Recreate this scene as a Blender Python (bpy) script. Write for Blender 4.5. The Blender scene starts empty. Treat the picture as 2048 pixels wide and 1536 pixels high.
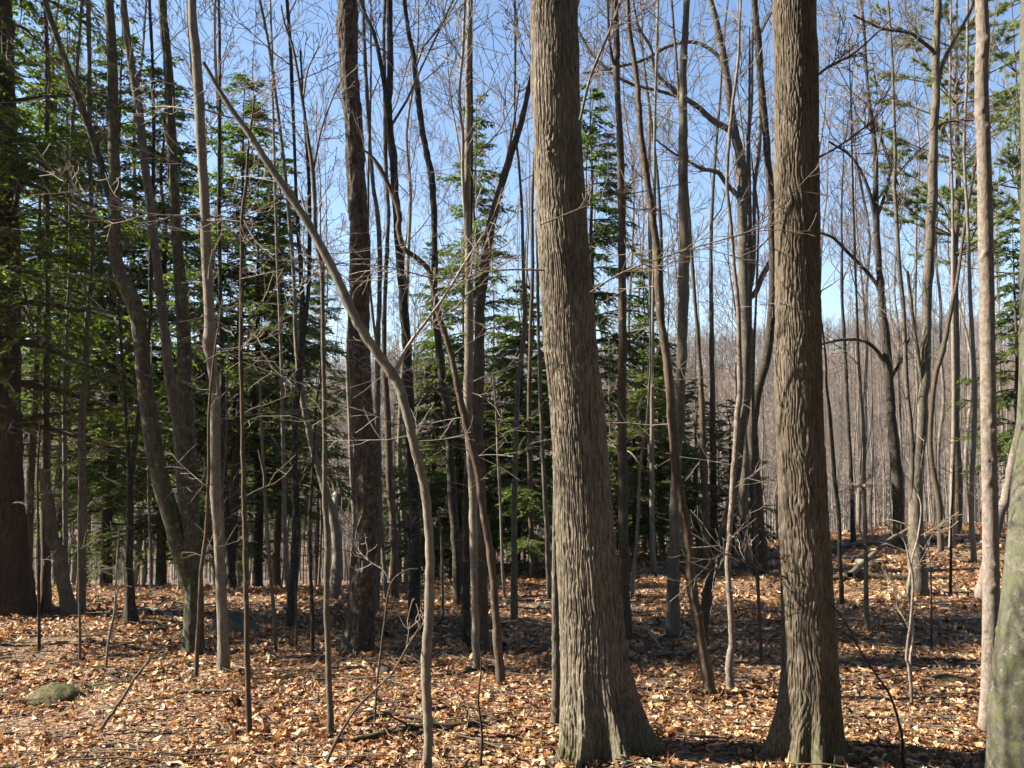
import bpy, math, random
import numpy as np
from mathutils import Vector

# ------------------------------------------------------------------ camera, world, sun
scn = bpy.context.scene
F = 1773.0                 # focal length in pixels of the 2048 px wide photograph
PITCH = math.atan(82/F)
CAMZ = 1.6
cd = bpy.data.cameras.new("camera"); cam = bpy.data.objects.new("camera", cd)
scn.collection.objects.link(cam); scn.camera = cam
cam.location = (0, 0, CAMZ); cam.rotation_euler = (math.pi/2 + PITCH, 0, 0)
cd.sensor_width = 36; cd.lens = 36*F/2048; cd.clip_start = .05; cd.clip_end = 5000

SUN_EL = math.radians(38); SUN_A = math.radians(5)     # sun to the left, a little beyond square-on
S = Vector((-math.cos(SUN_EL)*math.cos(SUN_A), math.cos(SUN_EL)*math.sin(SUN_A), math.sin(SUN_EL)))
w = bpy.data.worlds.new("World"); scn.world = w; w.use_nodes = True
nt = w.node_tree; bg = nt.nodes["Background"]
sky = nt.nodes.new("ShaderNodeTexSky"); sky.sky_type = 'NISHITA'; sky.sun_disc = False
sky.sun_elevation = SUN_EL; sky.sun_rotation = math.atan2(S.x, S.y)
sky.air_density = 1.0; sky.dust_density = .15; sky.ozone_density = 3.5
nt.links.new(sky.outputs[0], bg.inputs[0]); bg.inputs[1].default_value = .05
sl = bpy.data.lights.new("sun", 'SUN'); sl.energy = 5.0; sl.angle = math.radians(.5); sl.color = (1, .92, .79)
so = bpy.data.objects.new("sun", sl); scn.collection.objects.link(so)
so.rotation_euler = S.to_track_quat('Z', 'Y').to_euler(); so.location = (-20, 5, 30)
scn.view_settings.view_transform = 'Standard'; scn.view_settings.look = 'None'
scn.view_settings.exposure = 2.2; scn.view_settings.gamma = 1
scn.cycles.max_bounces = 5; scn.cycles.diffuse_bounces = 3; scn.cycles.transmission_bounces = 3
scn.cycles.caustics_reflective = False; scn.cycles.caustics_refractive = False

random.seed(7); RNG = np.random.default_rng(7)
COL = scn.collection
CP, SP = math.cos(PITCH), math.sin(PITCH)

# ------------------------------------------------------------------ measuring helpers
def ray(px, py):
    u = (px-1024)/F; v = (768-py)/F
    return np.array([u, CP - v*SP, SP + v*CP])
def P(px, py, Y):
    d = ray(px, py); t = Y/d[1]
    return np.array([0, 0, CAMZ]) + d*t

def _vn(seed, n=64):
    return np.random.default_rng(seed).random((n, n))
_N1, _N2, _N3 = _vn(1), _vn(2), _vn(3)
def vnoise(tab, x, y):
    n = tab.shape[0]
    xi = np.floor(x).astype(int); yi = np.floor(y).astype(int)
    fx = x-xi; fy = y-yi; fx = fx*fx*(3-2*fx); fy = fy*fy*(3-2*fy)
    a = tab[xi % n, yi % n]; b = tab[(xi+1) % n, yi % n]; c = tab[xi % n, (yi+1) % n]; d = tab[(xi+1) % n, (yi+1) % n]
    return (a*(1-fx)+b*fx)*(1-fy) + (c*(1-fx)+d*fx)*fy
def sstep(a, b, x):
    t = np.clip((x-a)/(b-a), 0, 1); return t*t*(3-2*t)

def g0(x, y):
    """height of the land: near slope, crest, valley, far wooded ridge"""
    x = np.asarray(x, float); y = np.asarray(y, float)
    u = x/np.maximum(y, 3.0)
    yc = 10.1 + 12*sstep(-.2, .42, u)             # the brow is nearer on the left
    z = -.07*(np.clip(y, -50, None)-4)
    over = np.clip(y-yc, 0, None)
    z = z - .10*over*sstep(0, 6, over)
    z = np.where(y > 110, z[()] if z.ndim == 0 else z, z)
    return z
def ground(x, y):
    x = np.asarray(x, float); y = np.asarray(y, float)
    z = g0(x, np.minimum(y, 110.))
    rise = sstep(95, 330, y)
    u = x/np.maximum(y, 3.)
    top = 17 + 9*sstep(.1, .5, u) - 2*sstep(-.2, -.6, u) + 3*np.sin(x/60.)
    z = z + rise*(top + 17) - sstep(330, 900, y)*25
    z = z + .38*sstep(.25, .5, u)*sstep(9, 19, y)*sstep(45, 25, y)
    z = z + .10*(vnoise(_N1, x*.55+9, y*.55+3)-.5)*sstep(2, 8, y) + .085*(vnoise(_N2, x*1.7, y*1.7)-.5)
    # the low hump right of the middle, and a hollow under the shaded band
    z = z + .10*np.exp(-((x-2.4)/2.6)**2-((y-14.5)/1.6)**2) - .10*np.exp(-((x-.2)/3.0)**2-((y-9.)/1.1)**2)
    return z
def hit(px, py):
    d = ray(px, py); t = 2.0
    while t < 400:
        p = np.array([0, 0, CAMZ]) + d*t
        if p[2] <= float(ground(p[0], p[1])): break
        t += .02 + t*.002
    yc = 10.1+12*float(sstep(-.2, .42, d[0]/d[1]))
    if t*d[1] > yc+3: t = (yc+2.2)/d[1]                # foot hidden just behind the brow
    return np.array([0, 0, CAMZ]) + d*t

# ------------------------------------------------------------------ mesh helpers
def mk(name, V, Fc, mat=None, parent=None, smooth=True, attr=None):
    V = np.ascontiguousarray(V, dtype=np.float32); Fc = np.ascontiguousarray(Fc, dtype=np.int32)
    m = bpy.data.meshes.new(name); k = Fc.shape[1]
    m.vertices.add(len(V)); m.vertices.foreach_set("co", V.ravel())
    m.loops.add(Fc.size); m.loops.foreach_set("vertex_index", Fc.ravel())
    m.polygons.add(len(Fc)); m.polygons.foreach_set("loop_start", np.arange(0, Fc.size, k, dtype=np.int32))
    m.polygons.foreach_set("use_smooth", np.full(len(Fc), smooth))
    m.update(calc_edges=True)
    if mat: m.materials.append(mat)
    o = bpy.data.objects.new(name, m); COL.objects.link(o)
    if parent: o.parent = parent
    return o
def empty(name, loc, label, cat, group=None):
    o = bpy.data.objects.new(name, None); COL.objects.link(o); o.location = loc
    o.empty_display_size = .2; tag(o, label, cat, group); return o
def tag(o, label=None, cat=None, group=None, kind=None):
    if label: o["label"] = label
    if cat: o["category"] = cat
    if group: o["group"] = group
    if kind: o["kind"] = kind
    return o
def copy_tree(o, loc, rz, sc, label=None, group=None, seen={}):
    r = o.copy(); COL.objects.link(r); r.location = loc; r.rotation_euler = (0, 0, rz); r.scale = sc
    if label: r["label"] = label
    if group: r["group"] = group
    for ch in o.children:
        c = ch.copy(); COL.objects.link(c); c.parent = r
    return r

class Tubes:
    """many tapered tubes, gathered by point count and built at once"""
    def __init__(s): s.b = {}
    def add(s, pts, rad, sides=5):
        pts = np.asarray(pts, float); s.b.setdefault((len(pts), sides), []).append((pts, np.asarray(rad, float)))
    def arrays(s, org=(0, 0, 0)):
        VV, FF, off = [], [], 0
        for (n, k), L in s.b.items():
            Pn = np.stack([a for a, _ in L]); R = np.stack([b for _, b in L]); M = len(L)
            T = np.gradient(Pn, axis=1); T /= np.linalg.norm(T, axis=2, keepdims=True)+1e-9
            ax = Pn[:, -1]-Pn[:, 0]; ax /= np.linalg.norm(ax, axis=1, keepdims=True)+1e-9
            ref = np.where(np.abs(ax[:, 2:3]) > .7, np.array([[1., .13, 0]]), np.array([[0, .1, 1.]]))
            ref = np.repeat(ref[:, None], n, 1)
            A = np.cross(T, ref); A /= np.linalg.norm(A, axis=2, keepdims=True)+1e-9
            B = np.cross(T, A)
            th = np.arange(k)*2*np.pi/k
            V = Pn[:, :, None] + R[:, :, None, None]*(A[:, :, None]*np.cos(th)[None, None, :, None] + B[:, :, None]*np.sin(th)[None, None, :, None])
            VV.append(V.reshape(-1, 3))
            i = np.arange(n-1)[:, None]*k; j = np.arange(k)[None]; j2 = (j+1) % k
            q = np.stack([i+j, i+j2, i+k+j2, i+k+j], -1).reshape(-1, 4)
            FF.append((q[None]+(np.arange(M)*n*k)[:, None, None]).reshape(-1, 4)+off); off += M*n*k
        if not VV: return None
        return np.concatenate(VV)-np.asarray(org), np.concatenate(FF)
    def build(s, name, mat, parent=None, org=(0, 0, 0)):
        a = s.arrays(org)
        return mk(name, a[0], a[1], mat, parent) if a else None

def spline(pts, per=6):
    """Catmull-Rom through rows of (x, y, z, r)"""
    p = np.asarray(pts, float)
    if len(p) < 3: return np.array([p[0]+(p[-1]-p[0])*t for t in np.linspace(0, 1, per+1)])
    q = np.vstack([2*p[0]-p[1], p, 2*p[-1]-p[-2]]); out = []
    for i in range(1, len(q)-2):
        for t in np.arange(per)/per:
            a, b, c, d = q[i-1], q[i], q[i+1], q[i+2]
            out.append(.5*((2*b)+(c-a)*t+(2*a-5*b+4*c-d)*t*t+(3*b-a-3*c+d)*t**3))
    out.append(q[-2]); out = np.array(out); out[:, 3] = np.maximum(out[:, 3], .001)
    return out

# ------------------------------------------------------------------ materials
def mat(name):
    m = bpy.data.materials.new(name); m.use_nodes = True
    n = m.node_tree; b = n.nodes["Principled BSDF"]; b.inputs["Roughness"].default_value = .9
    b.inputs["Specular IOR Level"].default_value = .25
    return m, n, b
def ramp(n, stops, fac):
    r = n.nodes.new("ShaderNodeValToRGB"); e = r.color_ramp.elements
    while len(e) < len(stops): e.new(.5)
    for k, (p, c) in enumerate(stops): e[k].position = p; e[k].color = (*c, 1)
    n.links.new(fac, r.inputs[0]); return r.outputs[0]
def coords(n, scale, kind="Object"):
    t = n.nodes.new("ShaderNodeTexCoord"); mp = n.nodes.new("ShaderNodeMapping")
    mp.inputs["Scale"].default_value = scale; n.links.new(t.outputs[kind], mp.inputs[0]); return mp.outputs[0]
def noise(n, vec, scale, detail=4, rough=.6, dist=0):
    t = n.nodes.new("ShaderNodeTexNoise"); t.inputs["Scale"].default_value = scale
    t.inputs["Detail"].default_value = detail; t.inputs["Roughness"].default_value = rough
    t.inputs["Distortion"].default_value = dist
    n.links.new(vec, t.inputs["Vector"]); return t.outputs["Fac"]
def mixc(n, fac, a, b, mode='MIX'):
    m = n.nodes.new("ShaderNodeMix"); m.data_type = 'RGBA'; m.blend_type = mode
    for sock, v in ((m.inputs[0], fac), (m.inputs[6], a), (m.inputs[7], b)):
        if isinstance(v, (int, float)): sock.default_value = v
        elif isinstance(v, tuple): sock.default_value = (*v, 1)
        else: n.links.new(v, sock)
    return m.outputs[2]

def bark(name, dark, light, moss=0., lichen=0., bump=.6, vs=.22, sc=38, dist=.012, mosscol=(.10, .13, .03), foot=0.):
    m, n, b = mat(name)
    v = coords(n, (1, 1, vs)); v2 = coords(n, (1, 1, 1))
    f = noise(n, v, sc, 6, .72, .6)
    c = ramp(n, [(.36, dark), (.64, light)], f)
    big = noise(n, coords(n, (1, 1, .35)), 4, 3)
    c = mixc(n, ramp(n, [(.35, (0, 0, 0)), (.7, (.55, .55, .55))], big), c, tuple(x*.6 for x in dark))
    # every tree a little different
    oi = n.nodes.new("ShaderNodeObjectInfo")
    c = mixc(n, .5, c, ramp(n, [(0, (.62, .60, .58)), (.5, (1, .97, .92)), (1, (1.25, 1.2, 1.12))], oi.outputs["Random"]), 'MULTIPLY')
    if lichen:
        l = noise(n, v2, 22, 4, .7); c = mixc(n, ramp(n, [(.60-lichen*.15, (0, 0, 0)), (.70, (.8, .8, .8))], l), c, (.17, .18, .15))
    if moss:
        g = noise(n, v2, 17, 6, .75); c = mixc(n, ramp(n, [(.62-moss*.3, (0, 0, 0)), (.75-moss*.25, (.9, .9, .9))], g), c, mosscol)
    if foot:                                          # moss creeping up from the ground
        sx = n.nodes.new("ShaderNodeSeparateXYZ"); n.links.new(v2, sx.inputs[0])
        ma = n.nodes.new("ShaderNodeMath"); ma.operation = 'MULTIPLY_ADD'; n.links.new(noise(n, v2, 14, 5, .7), ma.inputs[0]); ma.inputs[1].default_value = 1.5; n.links.new(sx.outputs[2], ma.inputs[2])
        c = mixc(n, ramp(n, [(.55, (foot, foot, foot)), (min(1., 1.1), (0, 0, 0))], ma.outputs[0]), c, (.055, .062, .020))
    n.links.new(c, b.inputs["Base Color"])
    bu = n.nodes.new("ShaderNodeBump"); bu.inputs["Strength"].default_value = bump; bu.inputs["Distance"].default_value = dist
    n.links.new(f, bu.inputs["Height"]); n.links.new(bu.outputs[0], b.inputs["Normal"])
    return m
M = {}
M['furrow'] = bark("bark_furrowed", (0.045, 0.033, 0.021), (0.315, 0.27, 0.205), 0, 0, .9, .08, 110, .010, foot=.9)
M['net'] = bark("bark_net", (0.042, 0.030, 0.019), (0.20, 0.165, 0.12), 0, 0, .8, .16, 110, .007, foot=.9)
M['flaky'] = bark("bark_flaky", (0.020, 0.014, 0.010), (0.115, 0.088, 0.064), .1, .4, 1, .4, 34, .02)
M['dark'] = bark("bark_dark", (0.019, 0.015, 0.011), (0.057, 0.044, 0.032), .15, .1, .9)
M['mossy'] = bark("bark_mossy", (0.033, 0.028, 0.019), (0.095, 0.079, 0.055), .35, .3, .8)
M['hembark'] = bark("bark_hemlock", (.03, .02, .013), (.10, .07, .045), 0, 0, .9)
M['grey'] = bark("bark_grey", (0.062, 0.050, 0.037), (0.147, 0.126, 0.098), .15, .3, .6)
M['pale'] = bark("bark_pale", (0.104, 0.088, 0.067), (0.214, 0.185, 0.145), .1, .5, .4, .5, 30)
M['pink'] = bark("bark_pinkish", (.10, .078, .064), (.24, .195, .162), .0, .6, .5, .7, 42)
M['green'] = bark("bark_greenish", (.042, .038, .028), (.105, .096, .074), .5, .15, .7, .7, 40, .008, (.065, .078, .032))
M['brown'] = bark("bark_brown", (0.048, 0.034, 0.024), (0.114, 0.083, 0.057), .15, .1, .8)
M['twig'] = bark("twig_bark", (.10, .075, .06), (.22, .175, .145), 0, 0, .2)
M['twig_pale'] = bark("twig_pale_bark", (.15, .125, .10), (.30, .26, .21), 0, 0, .2)
M['far'] = bark("far_bark", (.09, .073, .059), (.25, .212, .172), .1, .3, .4)
M['dead'] = bark("dead_wood", (0.057, 0.043, 0.028), (0.143, 0.114, 0.081), .2, .2, .7)
M['rot'] = bark("rotten_wood", (0.024, 0.017, 0.012), (0.071, 0.050, 0.033), .35, .2, .8)

def leafmat(name, stops, trans, tcol, rough=.6):
    m, n, b = mat(name)
    g = n.nodes.new("ShaderNodeNewGeometry")
    c = ramp(n, stops, g.outputs["Random Per Island"])
    n.links.new(c, b.inputs["Base Color"]); b.inputs["Roughness"].default_value = rough
    t = n.nodes.new("ShaderNodeBsdfTranslucent"); n.links.new(mixc(n, 1., c, tcol, 'MULTIPLY'), t.inputs[0])
    mx = n.nodes.new("ShaderNodeMixShader"); mx.inputs[0].default_value = trans
    n.links.new(b.outputs[0], mx.inputs[1]); n.links.new(t.outputs[0], mx.inputs[2])
    n.links.new(mx.outputs[0], n.nodes["Material Output"].inputs[0]); return m
M['hem'] = leafmat("hemlock_needles", [(0, (.036, .054, .013)), (.5, (.074, .105, .021)), (1, (.135, .17, .034))], .45, (1.4, 1.6, .45))
M['pine'] = leafmat("pine_needles", [(0, (.09, .12, .045)), (.5, (.16, .20, .075)), (1, (.24, .28, .12))], .35, (1.2, 1.3, .7))
M['leaf'] = leafmat("dead_leaves", [(0, (.035, .018, .011)), (.22, (.10, .045, .020)), (.44, (.23, .108, .044)), (.64, (.36, .195, .088)), (.85, (.48, .30, .155)), (1, (.62, .46, .29))], .18, (1.2, .85, .5), .5)
M['leafpale'] = leafmat("pale_dead_leaves", [(0, (0.440, 0.336, 0.208)), (1, (0.576, 0.480, 0.336))], .35, (1.1, 1, .8))
M['farwood'] = leafmat("far_wood_bark", [(0, (.05, .040, .036)), (.35, (.13, .107, .092)), (.7, (.22, .185, .155)), (1, (.36, .31, .26))], .0, (1, 1, 1), .9)
# forest floor under the loose leaves
m, n, b = mat("forest_floor"); M['floor'] = m
v = coords(n, (1, 1, 1))
def cells(sc_, stops, seedv):
    vo = n.nodes.new("ShaderNodeTexVoronoi"); vo.inputs["Scale"].default_value = sc_; vo.inputs["Randomness"].default_value = 1
    wv = n.nodes.new("ShaderNodeVectorMath"); wv.operation = 'ADD'; no = n.nodes.new("ShaderNodeTexNoise"); no.inputs["Scale"].default_value = sc_*1.6; n.links.new(v, no.inputs["Vector"])
    sc2 = n.nodes.new("ShaderNodeVectorMath"); sc2.operation = 'SCALE'; sc2.inputs["Scale"].default_value = .9/sc_; n.links.new(no.outputs["Color"], sc2.inputs[0])
    n.links.new(v, wv.inputs[0]); n.links.new(sc2.outputs[0], wv.inputs[1]); n.links.new(wv.outputs[0], vo.inputs["Vector"])
    sp = n.nodes.new("ShaderNodeSeparateColor"); n.links.new(vo.outputs["Color"], sp.inputs[0])
    return ramp(n, stops, sp.outputs[seedv]), vo.outputs["Distance"]
LS4 = [(0, (.03, .018, .011)), (.35, (.09, .05, .027)), (.65, (.20, .115, .06)), (1, (.36, .235, .135))]
c1, d1 = cells(22, LS4, 0); c2, d2 = cells(47, LS4, 1)
c = mixc(n, ramp(n, [(.45, (0, 0, 0)), (.55, (1, 1, 1))], noise(n, v, 9, 4)), c1, c2)
c = mixc(n, ramp(n, [(.48, (0, 0, 0)), (.62, (.8, .8, .8))], noise(n, v, .9, 5)), c, (.032, .021, .014))
n.links.new(c, b.inputs["Base Color"])
bu = n.nodes.new("ShaderNodeBump"); bu.inputs["Strength"].default_value = 1; bu.inputs["Distance"].default_value = .03
n.links.new(d1, bu.inputs["Height"]); bu2 = n.nodes.new("ShaderNodeBump"); bu2.inputs["Distance"].default_value = .015; n.links.new(d2, bu2.inputs["Height"])
n.links.new(bu.outputs[0], bu2.inputs["Normal"]); n.links.new(bu2.outputs[0], b.inputs["Normal"])
# rock
m, n, b = mat("lichen_rock"); M['rock'] = m
v = coords(n, (1, 1, 1)); c = ramp(n, [(.35, (.035, .032, .026)), (.65, (.11, .102, .085))], noise(n, v, 12, 6, .7))
c = mixc(n, ramp(n, [(.5, (0, 0, 0)), (.62, (.8, .8, .8))], noise(n, v, 5, 4)), c, (.09, .11, .035))
n.links.new(c, b.inputs["Base Color"])
bu = n.nodes.new("ShaderNodeBump"); bu.inputs["Distance"].default_value = .03; n.links.new(noise(n, v, 25, 6, .7), bu.inputs["Height"])
n.links.new(bu.outputs[0], b.inputs["Normal"])
m, n, b = mat("moss"); M['moss'] = m
c = ramp(n, [(.3, (.035, .036, .014)), (.5, (.07, .075, .025)), (.62, (.17, .11, .055))], noise(n, coords(n, (1, 1, 1)), 18, 6, .7))
n.links.new(c, b.inputs["Base Color"])
bu = n.nodes.new("ShaderNodeBump"); bu.inputs["Distance"].default_value = .03; n.links.new(noise(n, coords(n, (1, 1, 1)), 60, 6, .7), bu.inputs["Height"])
n.links.new(bu.outputs[0], b.inputs["Normal"])

# ------------------------------------------------------------------ the land
def build_ground():
    def axis(lo, hi, n, c, s):
        t = np.linspace(math.asinh((lo-c)/s), math.asinh((hi-c)/s), n); return c+s*np.sinh(t)
    xs = axis(-700, 700, 420, 0, 3.); ys = axis(-120, 1500, 560, 7, 3.5)
    X, Y = np.meshgrid(xs, ys, indexing='ij'); Z = ground(X, Y)
    near = sstep(30, 12, np.hypot(X, Y))
    Z = Z + near*.03*(vnoise(_N3, X*5, Y*5)-.5)
    nx, ny = X.shape; i = np.arange(nx-1)[:, None]*ny; j = np.arange(ny-1)[None]
    q = np.stack([i+j, i+ny+j, i+ny+j+1, i+j+1], -1).reshape(-1, 4)
    o = mk("ground", np.stack([X, Y, Z], -1).reshape(-1, 3), q, M['floor']); tag(o, "leaf covered forest floor", kind="structure")
build_ground()

# ------------------------------------------------------------------ loose leaves (uncountable)
def leaf_shapes():
    def outline(kind):
        if kind == 0:   # oak-like lobes
            h = [(.00, -.5), (.06, -.42), (.18, -.30), (.10, -.18), (.28, -.04), (.14, .06), (.30, .20), (.13, .28), (.14, .42), (0, .5)]
        elif kind == 1: # beech
            h = [(.00, -.5), (.12, -.38), (.23, -.18), (.27, 0), (.22, .2), (.12, .38), (0, .5)]
        else:           # maple
            h = [(.0, -.45), (.05, -.30), (.32, -.28), (.24, -.12), (.5, .08), (.26, .10), (.24, .24), (.10, .18), (0, .5)]
        return h
    out = []
    for k in range(3):
        h = outline(k)[1:-1]; nH = len(h); spine = [(0, y) for _, y in h]
        V = [(0, -.5, 0)]+[(x, y, 0) for x, y in h]+[(0, y, 0) for x, y in h]+[(-x, y, 0) for x, y in h]+[(0, .5, 0)]
        R = lambda i: 1+i
        C = lambda i: 1+nH+i
        L = lambda i: 1+2*nH+i
        T = [(0, R(0), C(0)), (0, C(0), L(0)), (R(nH-1), 3*nH+1, C(nH-1)), (C(nH-1), 3*nH+1, L(nH-1))]
        for i in range(nH-1):
            T += [(R(i), R(i+1), C(i+1)), (R(i), C(i+1), C(i)), (C(i), C(i+1), L(i+1)), (C(i), L(i+1), L(i))]
        out.append((np.array(V, float), np.array(T)))
    return out
SH = leaf_shapes()
def scatter_leaves(name, X, Y, Z, size, matl, tilt=.36, lift=.012):
    VV, FF, off = [], [], 0
    kind = RNG.choice(3, len(X), p=[.3, .45, .25])
    for k in range(3):
        idx = np.where(kind == k)[0]; n = len(idx)
        if n == 0: continue
        V, T = SH[k]; B = np.repeat(V[None], n, 0)
        cx = RNG.normal(0, 1.1, (n, 1)); cy = RNG.normal(0, .9, (n, 1))
        B[:, :, 2] = cx*B[:, :, 0]**2*1.1 + cy*B[:, :, 1]**2*.7 + np.abs(B[:, :, 0])*RNG.uniform(-.3, .9, (n, 1))
        B[:, :, 0] *= RNG.uniform(.6, 1.1, (n, 1))
        B *= size[idx][:, None, None]
        a = RNG.uniform(0, 6.283, n); tx = RNG.normal(0, tilt, n)*RNG.choice([.4, 1.], n); ty = RNG.normal(0, tilt, n)*.7
        x, y, z = B[..., 0].copy(), B[..., 1].copy(), B[..., 2].copy()
        c, s_ = np.cos(tx)[:, None], np.sin(tx)[:, None]; y, z = y*c-z*s_, y*s_+z*c
        c, s_ = np.cos(ty)[:, None], np.sin(ty)[:, None]; x, z = x*c+z*s_, -x*s_+z*c
        c, s_ = np.cos(a)[:, None], np.sin(a)[:, None]; x, y = x*c-y*s_, x*s_+y*c
        z = z - z.min(1, keepdims=True)*.7
        B = np.stack([x+X[idx][:, None], y+Y[idx][:, None], z+Z[idx][:, None]+lift*RNG.random((n, 1))], -1)
        VV.append(B.reshape(-1, 3)); FF.append((T[None]+(np.arange(n)*len(V))[:, None, None]).reshape(-1, 3)+off); off += n*len(V)
    return mk(name, np.concatenate(VV), np.concatenate(FF), matl, smooth=False)
def litter():
    XS, YS, SZ = [], [], []
    for y0, y1, dens, sz in ((2.6, 6, 1500, .036), (6, 9.5, 850, .041), (9.5, 14, 380, .052), (14, 25, 110, .078)):
        xm = y1*.68+1
        n = int((y1-y0)*2*xm*dens); x = RNG.uniform(-xm, xm, n); y = RNG.uniform(y0, y1, n)
        k = np.abs(x) < y*.66+.8; x, y = x[k], y[k]
        clump = vnoise(_N3, x*2.3+5, y*2.3+1)*.6+vnoise(_N2, x*.8, y*.8)*.6
        k = RNG.random(len(x)) < np.clip(clump*2.4-.45, .25, 1); x, y = x[k], y[k]
        XS.append(x); YS.append(y); SZ.append(sz*np.exp(np.clip(RNG.normal(0, .4, len(x)), -.9, .7)))
    for px, py, rr_, n_ in ((1200, 1505, .20, 420), (1612, 1515, .17, 330), (716, 1305, .14, 160), (18, 1232, .3, 160), (1836, 1190, .18, 120), (388, 1308, .12, 120), (1905, 1368, .2, 60), (95, 1410, .25, 90), (460, 1268, .4, 160)):
        p = hit(px, py); a = RNG.uniform(0, 6.283, n_); q = rr_*.85+np.abs(RNG.normal(0, .12, n_)); XS.append(p[0]+q*np.cos(a)); YS.append(p[1]+q*np.sin(a)); SZ.append(.045*np.exp(np.clip(RNG.normal(0, .4, n_), -.9, .5)))
    X = np.concatenate(XS); Y = np.concatenate(YS)
    o = scatter_leaves("leaf_litter", X, Y, ground(X, Y), np.concatenate(SZ), M['leaf'])
    tag(o, "tan and orange fallen leaves carpeting the forest floor", kind="stuff"); o["category"] = "leaf litter"
    T = Tubes(); 
    for k in range(1500):
        y = 3.2+14*random.random()**1.4; x = random.uniform(-1, 1)*(y*.65+.5); a = random.uniform(0, 6.28); L = random.uniform(.1, .6)
        pts = []
        for t in (-.5, -.17, .17, .5):
            xx = x+math.cos(a)*L*t+random.gauss(0, .015); yy = y+math.sin(a)*L*t+random.gauss(0, .015)
            pts.append((xx, yy, float(ground(xx, yy))+.025+random.random()*.03))
        r = random.uniform(.0015, .005); T.add(pts, [r, r, r*.8, r*.5], 4)
    o = T.build("twig_litter", M['dead']); tag(o, "small fallen twigs scattered over the leaves", kind="stuff"); o["category"] = "twig litter"
litter()

# ------------------------------------------------------------------ branching
def unit(v): return v/(np.linalg.norm(v)+1e-9)
def grow(T, p, d, L, r, lvl, rnd, up=.12, wig=.22, nc=6, rmin=.0028, sides=4, drop=0):
    n = 7 if lvl >= 2 else 5 if lvl == 1 else 4
    pts = [p]; dd = d; st = L/(n-1)
    for i in range(n-1):
        dd = unit(dd+np.array([rnd.gauss(0, wig), rnd.gauss(0, wig), rnd.gauss(0, wig*.7)+up]))
        pts.append(pts[-1]+dd*st)
    rad = [max(rmin, r*(1-.78*i/(n-1))) for i in range(n)]
    T.add(pts, rad, sides if lvl >= 2 else 3)
    if lvl <= 0: return
    k = max(2, int(nc*(.7+.6*rnd.random())))
    for j in range(k):
        t = .18+.8*(j+rnd.random())/k; f = t*(n-1); i = min(n-2, int(f)); q = pts[i]+(pts[i+1]-pts[i])*(f-i)
        ax = unit(pts[i+1]-pts[i]); s = unit(np.cross(ax, [rnd.gauss(0, 1), rnd.gauss(0, 1), rnd.gauss(0, 1)]))
        a = math.radians(rnd.uniform(28, 62)); cd_ = ax*math.cos(a)+s*math.sin(a)
        grow(T, q, cd_, L*rnd.uniform(.32, .6)*(1.15-.55*t), max(rmin, rad[i]*.62), lvl-1, rnd, up, wig, nc, rmin, sides)

def crown(T, S_, z0, z1, Lb, rnd, n=16, lvl=2, nc=6, ang=(30, 60), rk=.38, rmin=.0028, up=.12):
    """boughs leaving a stem S_ (rows x,y,z,r) between two heights"""
    zs = S_[:, 2]
    for k in range(n):
        z = z0+(z1-z0)*(k+rnd.random())/n; i = int(np.clip(np.searchsorted(zs, z), 1, len(zs)-1))
        q = S_[i, :3]; r = S_[i, 3]; az = k*2.4+rnd.uniform(-.6, .6); a = math.radians(rnd.uniform(*ang))
        d = np.array([math.cos(az)*math.sin(a), math.sin(az)*math.sin(a), math.cos(a)])
        t = (z-z0)/(z1-z0+1e-6)
        grow(T, q, d, Lb*(1.05-.65*t)*rnd.uniform(.6, 1.15), max(rmin*1.5, r*rk), lvl, rnd, up, .2, nc, rmin)

# ------------------------------------------------------------------ traced trees
def world_pts(pts, Y):
    return np.array([[*P(x, y, Y), w_*.5*Y/F] for x, y, w_ in pts])
def displaced(S_, nth, step, fn):
    """dense trunk surface round a stem, radius shaped by fn(theta, s, r, z)"""
    S_ = S_[::-1] if S_[0, 2] > S_[-1, 2] else S_
    d = np.r_[0, np.cumsum(np.linalg.norm(np.diff(S_[:, :3], axis=0), axis=1))]
    s = np.arange(0, d[-1], step); C = np.stack([np.interp(s, d, S_[:, k]) for k in range(4)], 1)
    th = np.linspace(0, 2*np.pi, nth, endpoint=False); TH, SS = np.meshgrid(th, s)
    R = fn(TH, SS, C[:, 3][:, None]*np.ones_like(TH), (C[:, 2]-C[0, 2])[:, None]*np.ones_like(TH))
    V = np.stack([C[:, 0][:, None]+R*np.cos(TH), C[:, 1][:, None]+R*np.sin(TH), C[:, 2][:, None]+0*TH], -1)
    k = nth; i = np.arange(len(s)-1)[:, None]*k; j = np.arange(k)[None]; j2 = (j+1) % k
    q = np.stack([i+j, i+j2, i+k+j2, i+k+j], -1).reshape(-1, 4)
    return V.reshape(-1, 3), q
def pn(seed, th, s, kth, ks):
    """noise periodic round the stem"""
    tab = np.random.default_rng(seed).random((256, kth))
    x = s*ks; y = th/(2*np.pi)*kth
    xi = np.floor(x).astype(int); yi = np.floor(y).astype(int); fx = x-xi; fy = y-yi
    fx = fx*fx*(3-2*fx); fy = fy*fy*(3-2*fy)
    a = tab[xi % 256, yi % kth]; b = tab[(xi+1) % 256, yi % kth]; c = tab[xi % 256, (yi+1) % kth]; d = tab[(xi+1) % 256, (yi+1) % kth]
    return (a*(1-fx)+b*fx)*(1-fy)+(c*(1-fx)+d*fx)*fy
def flare(th, z, lobes, h=.28, seedp=0.):
    e = np.exp(-z/h); f = 0
    for a, w_, k in lobes: f = f+k*np.exp(-((np.angle(np.exp(1j*(th-a))))/w_)**2)
    return e*f
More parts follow.
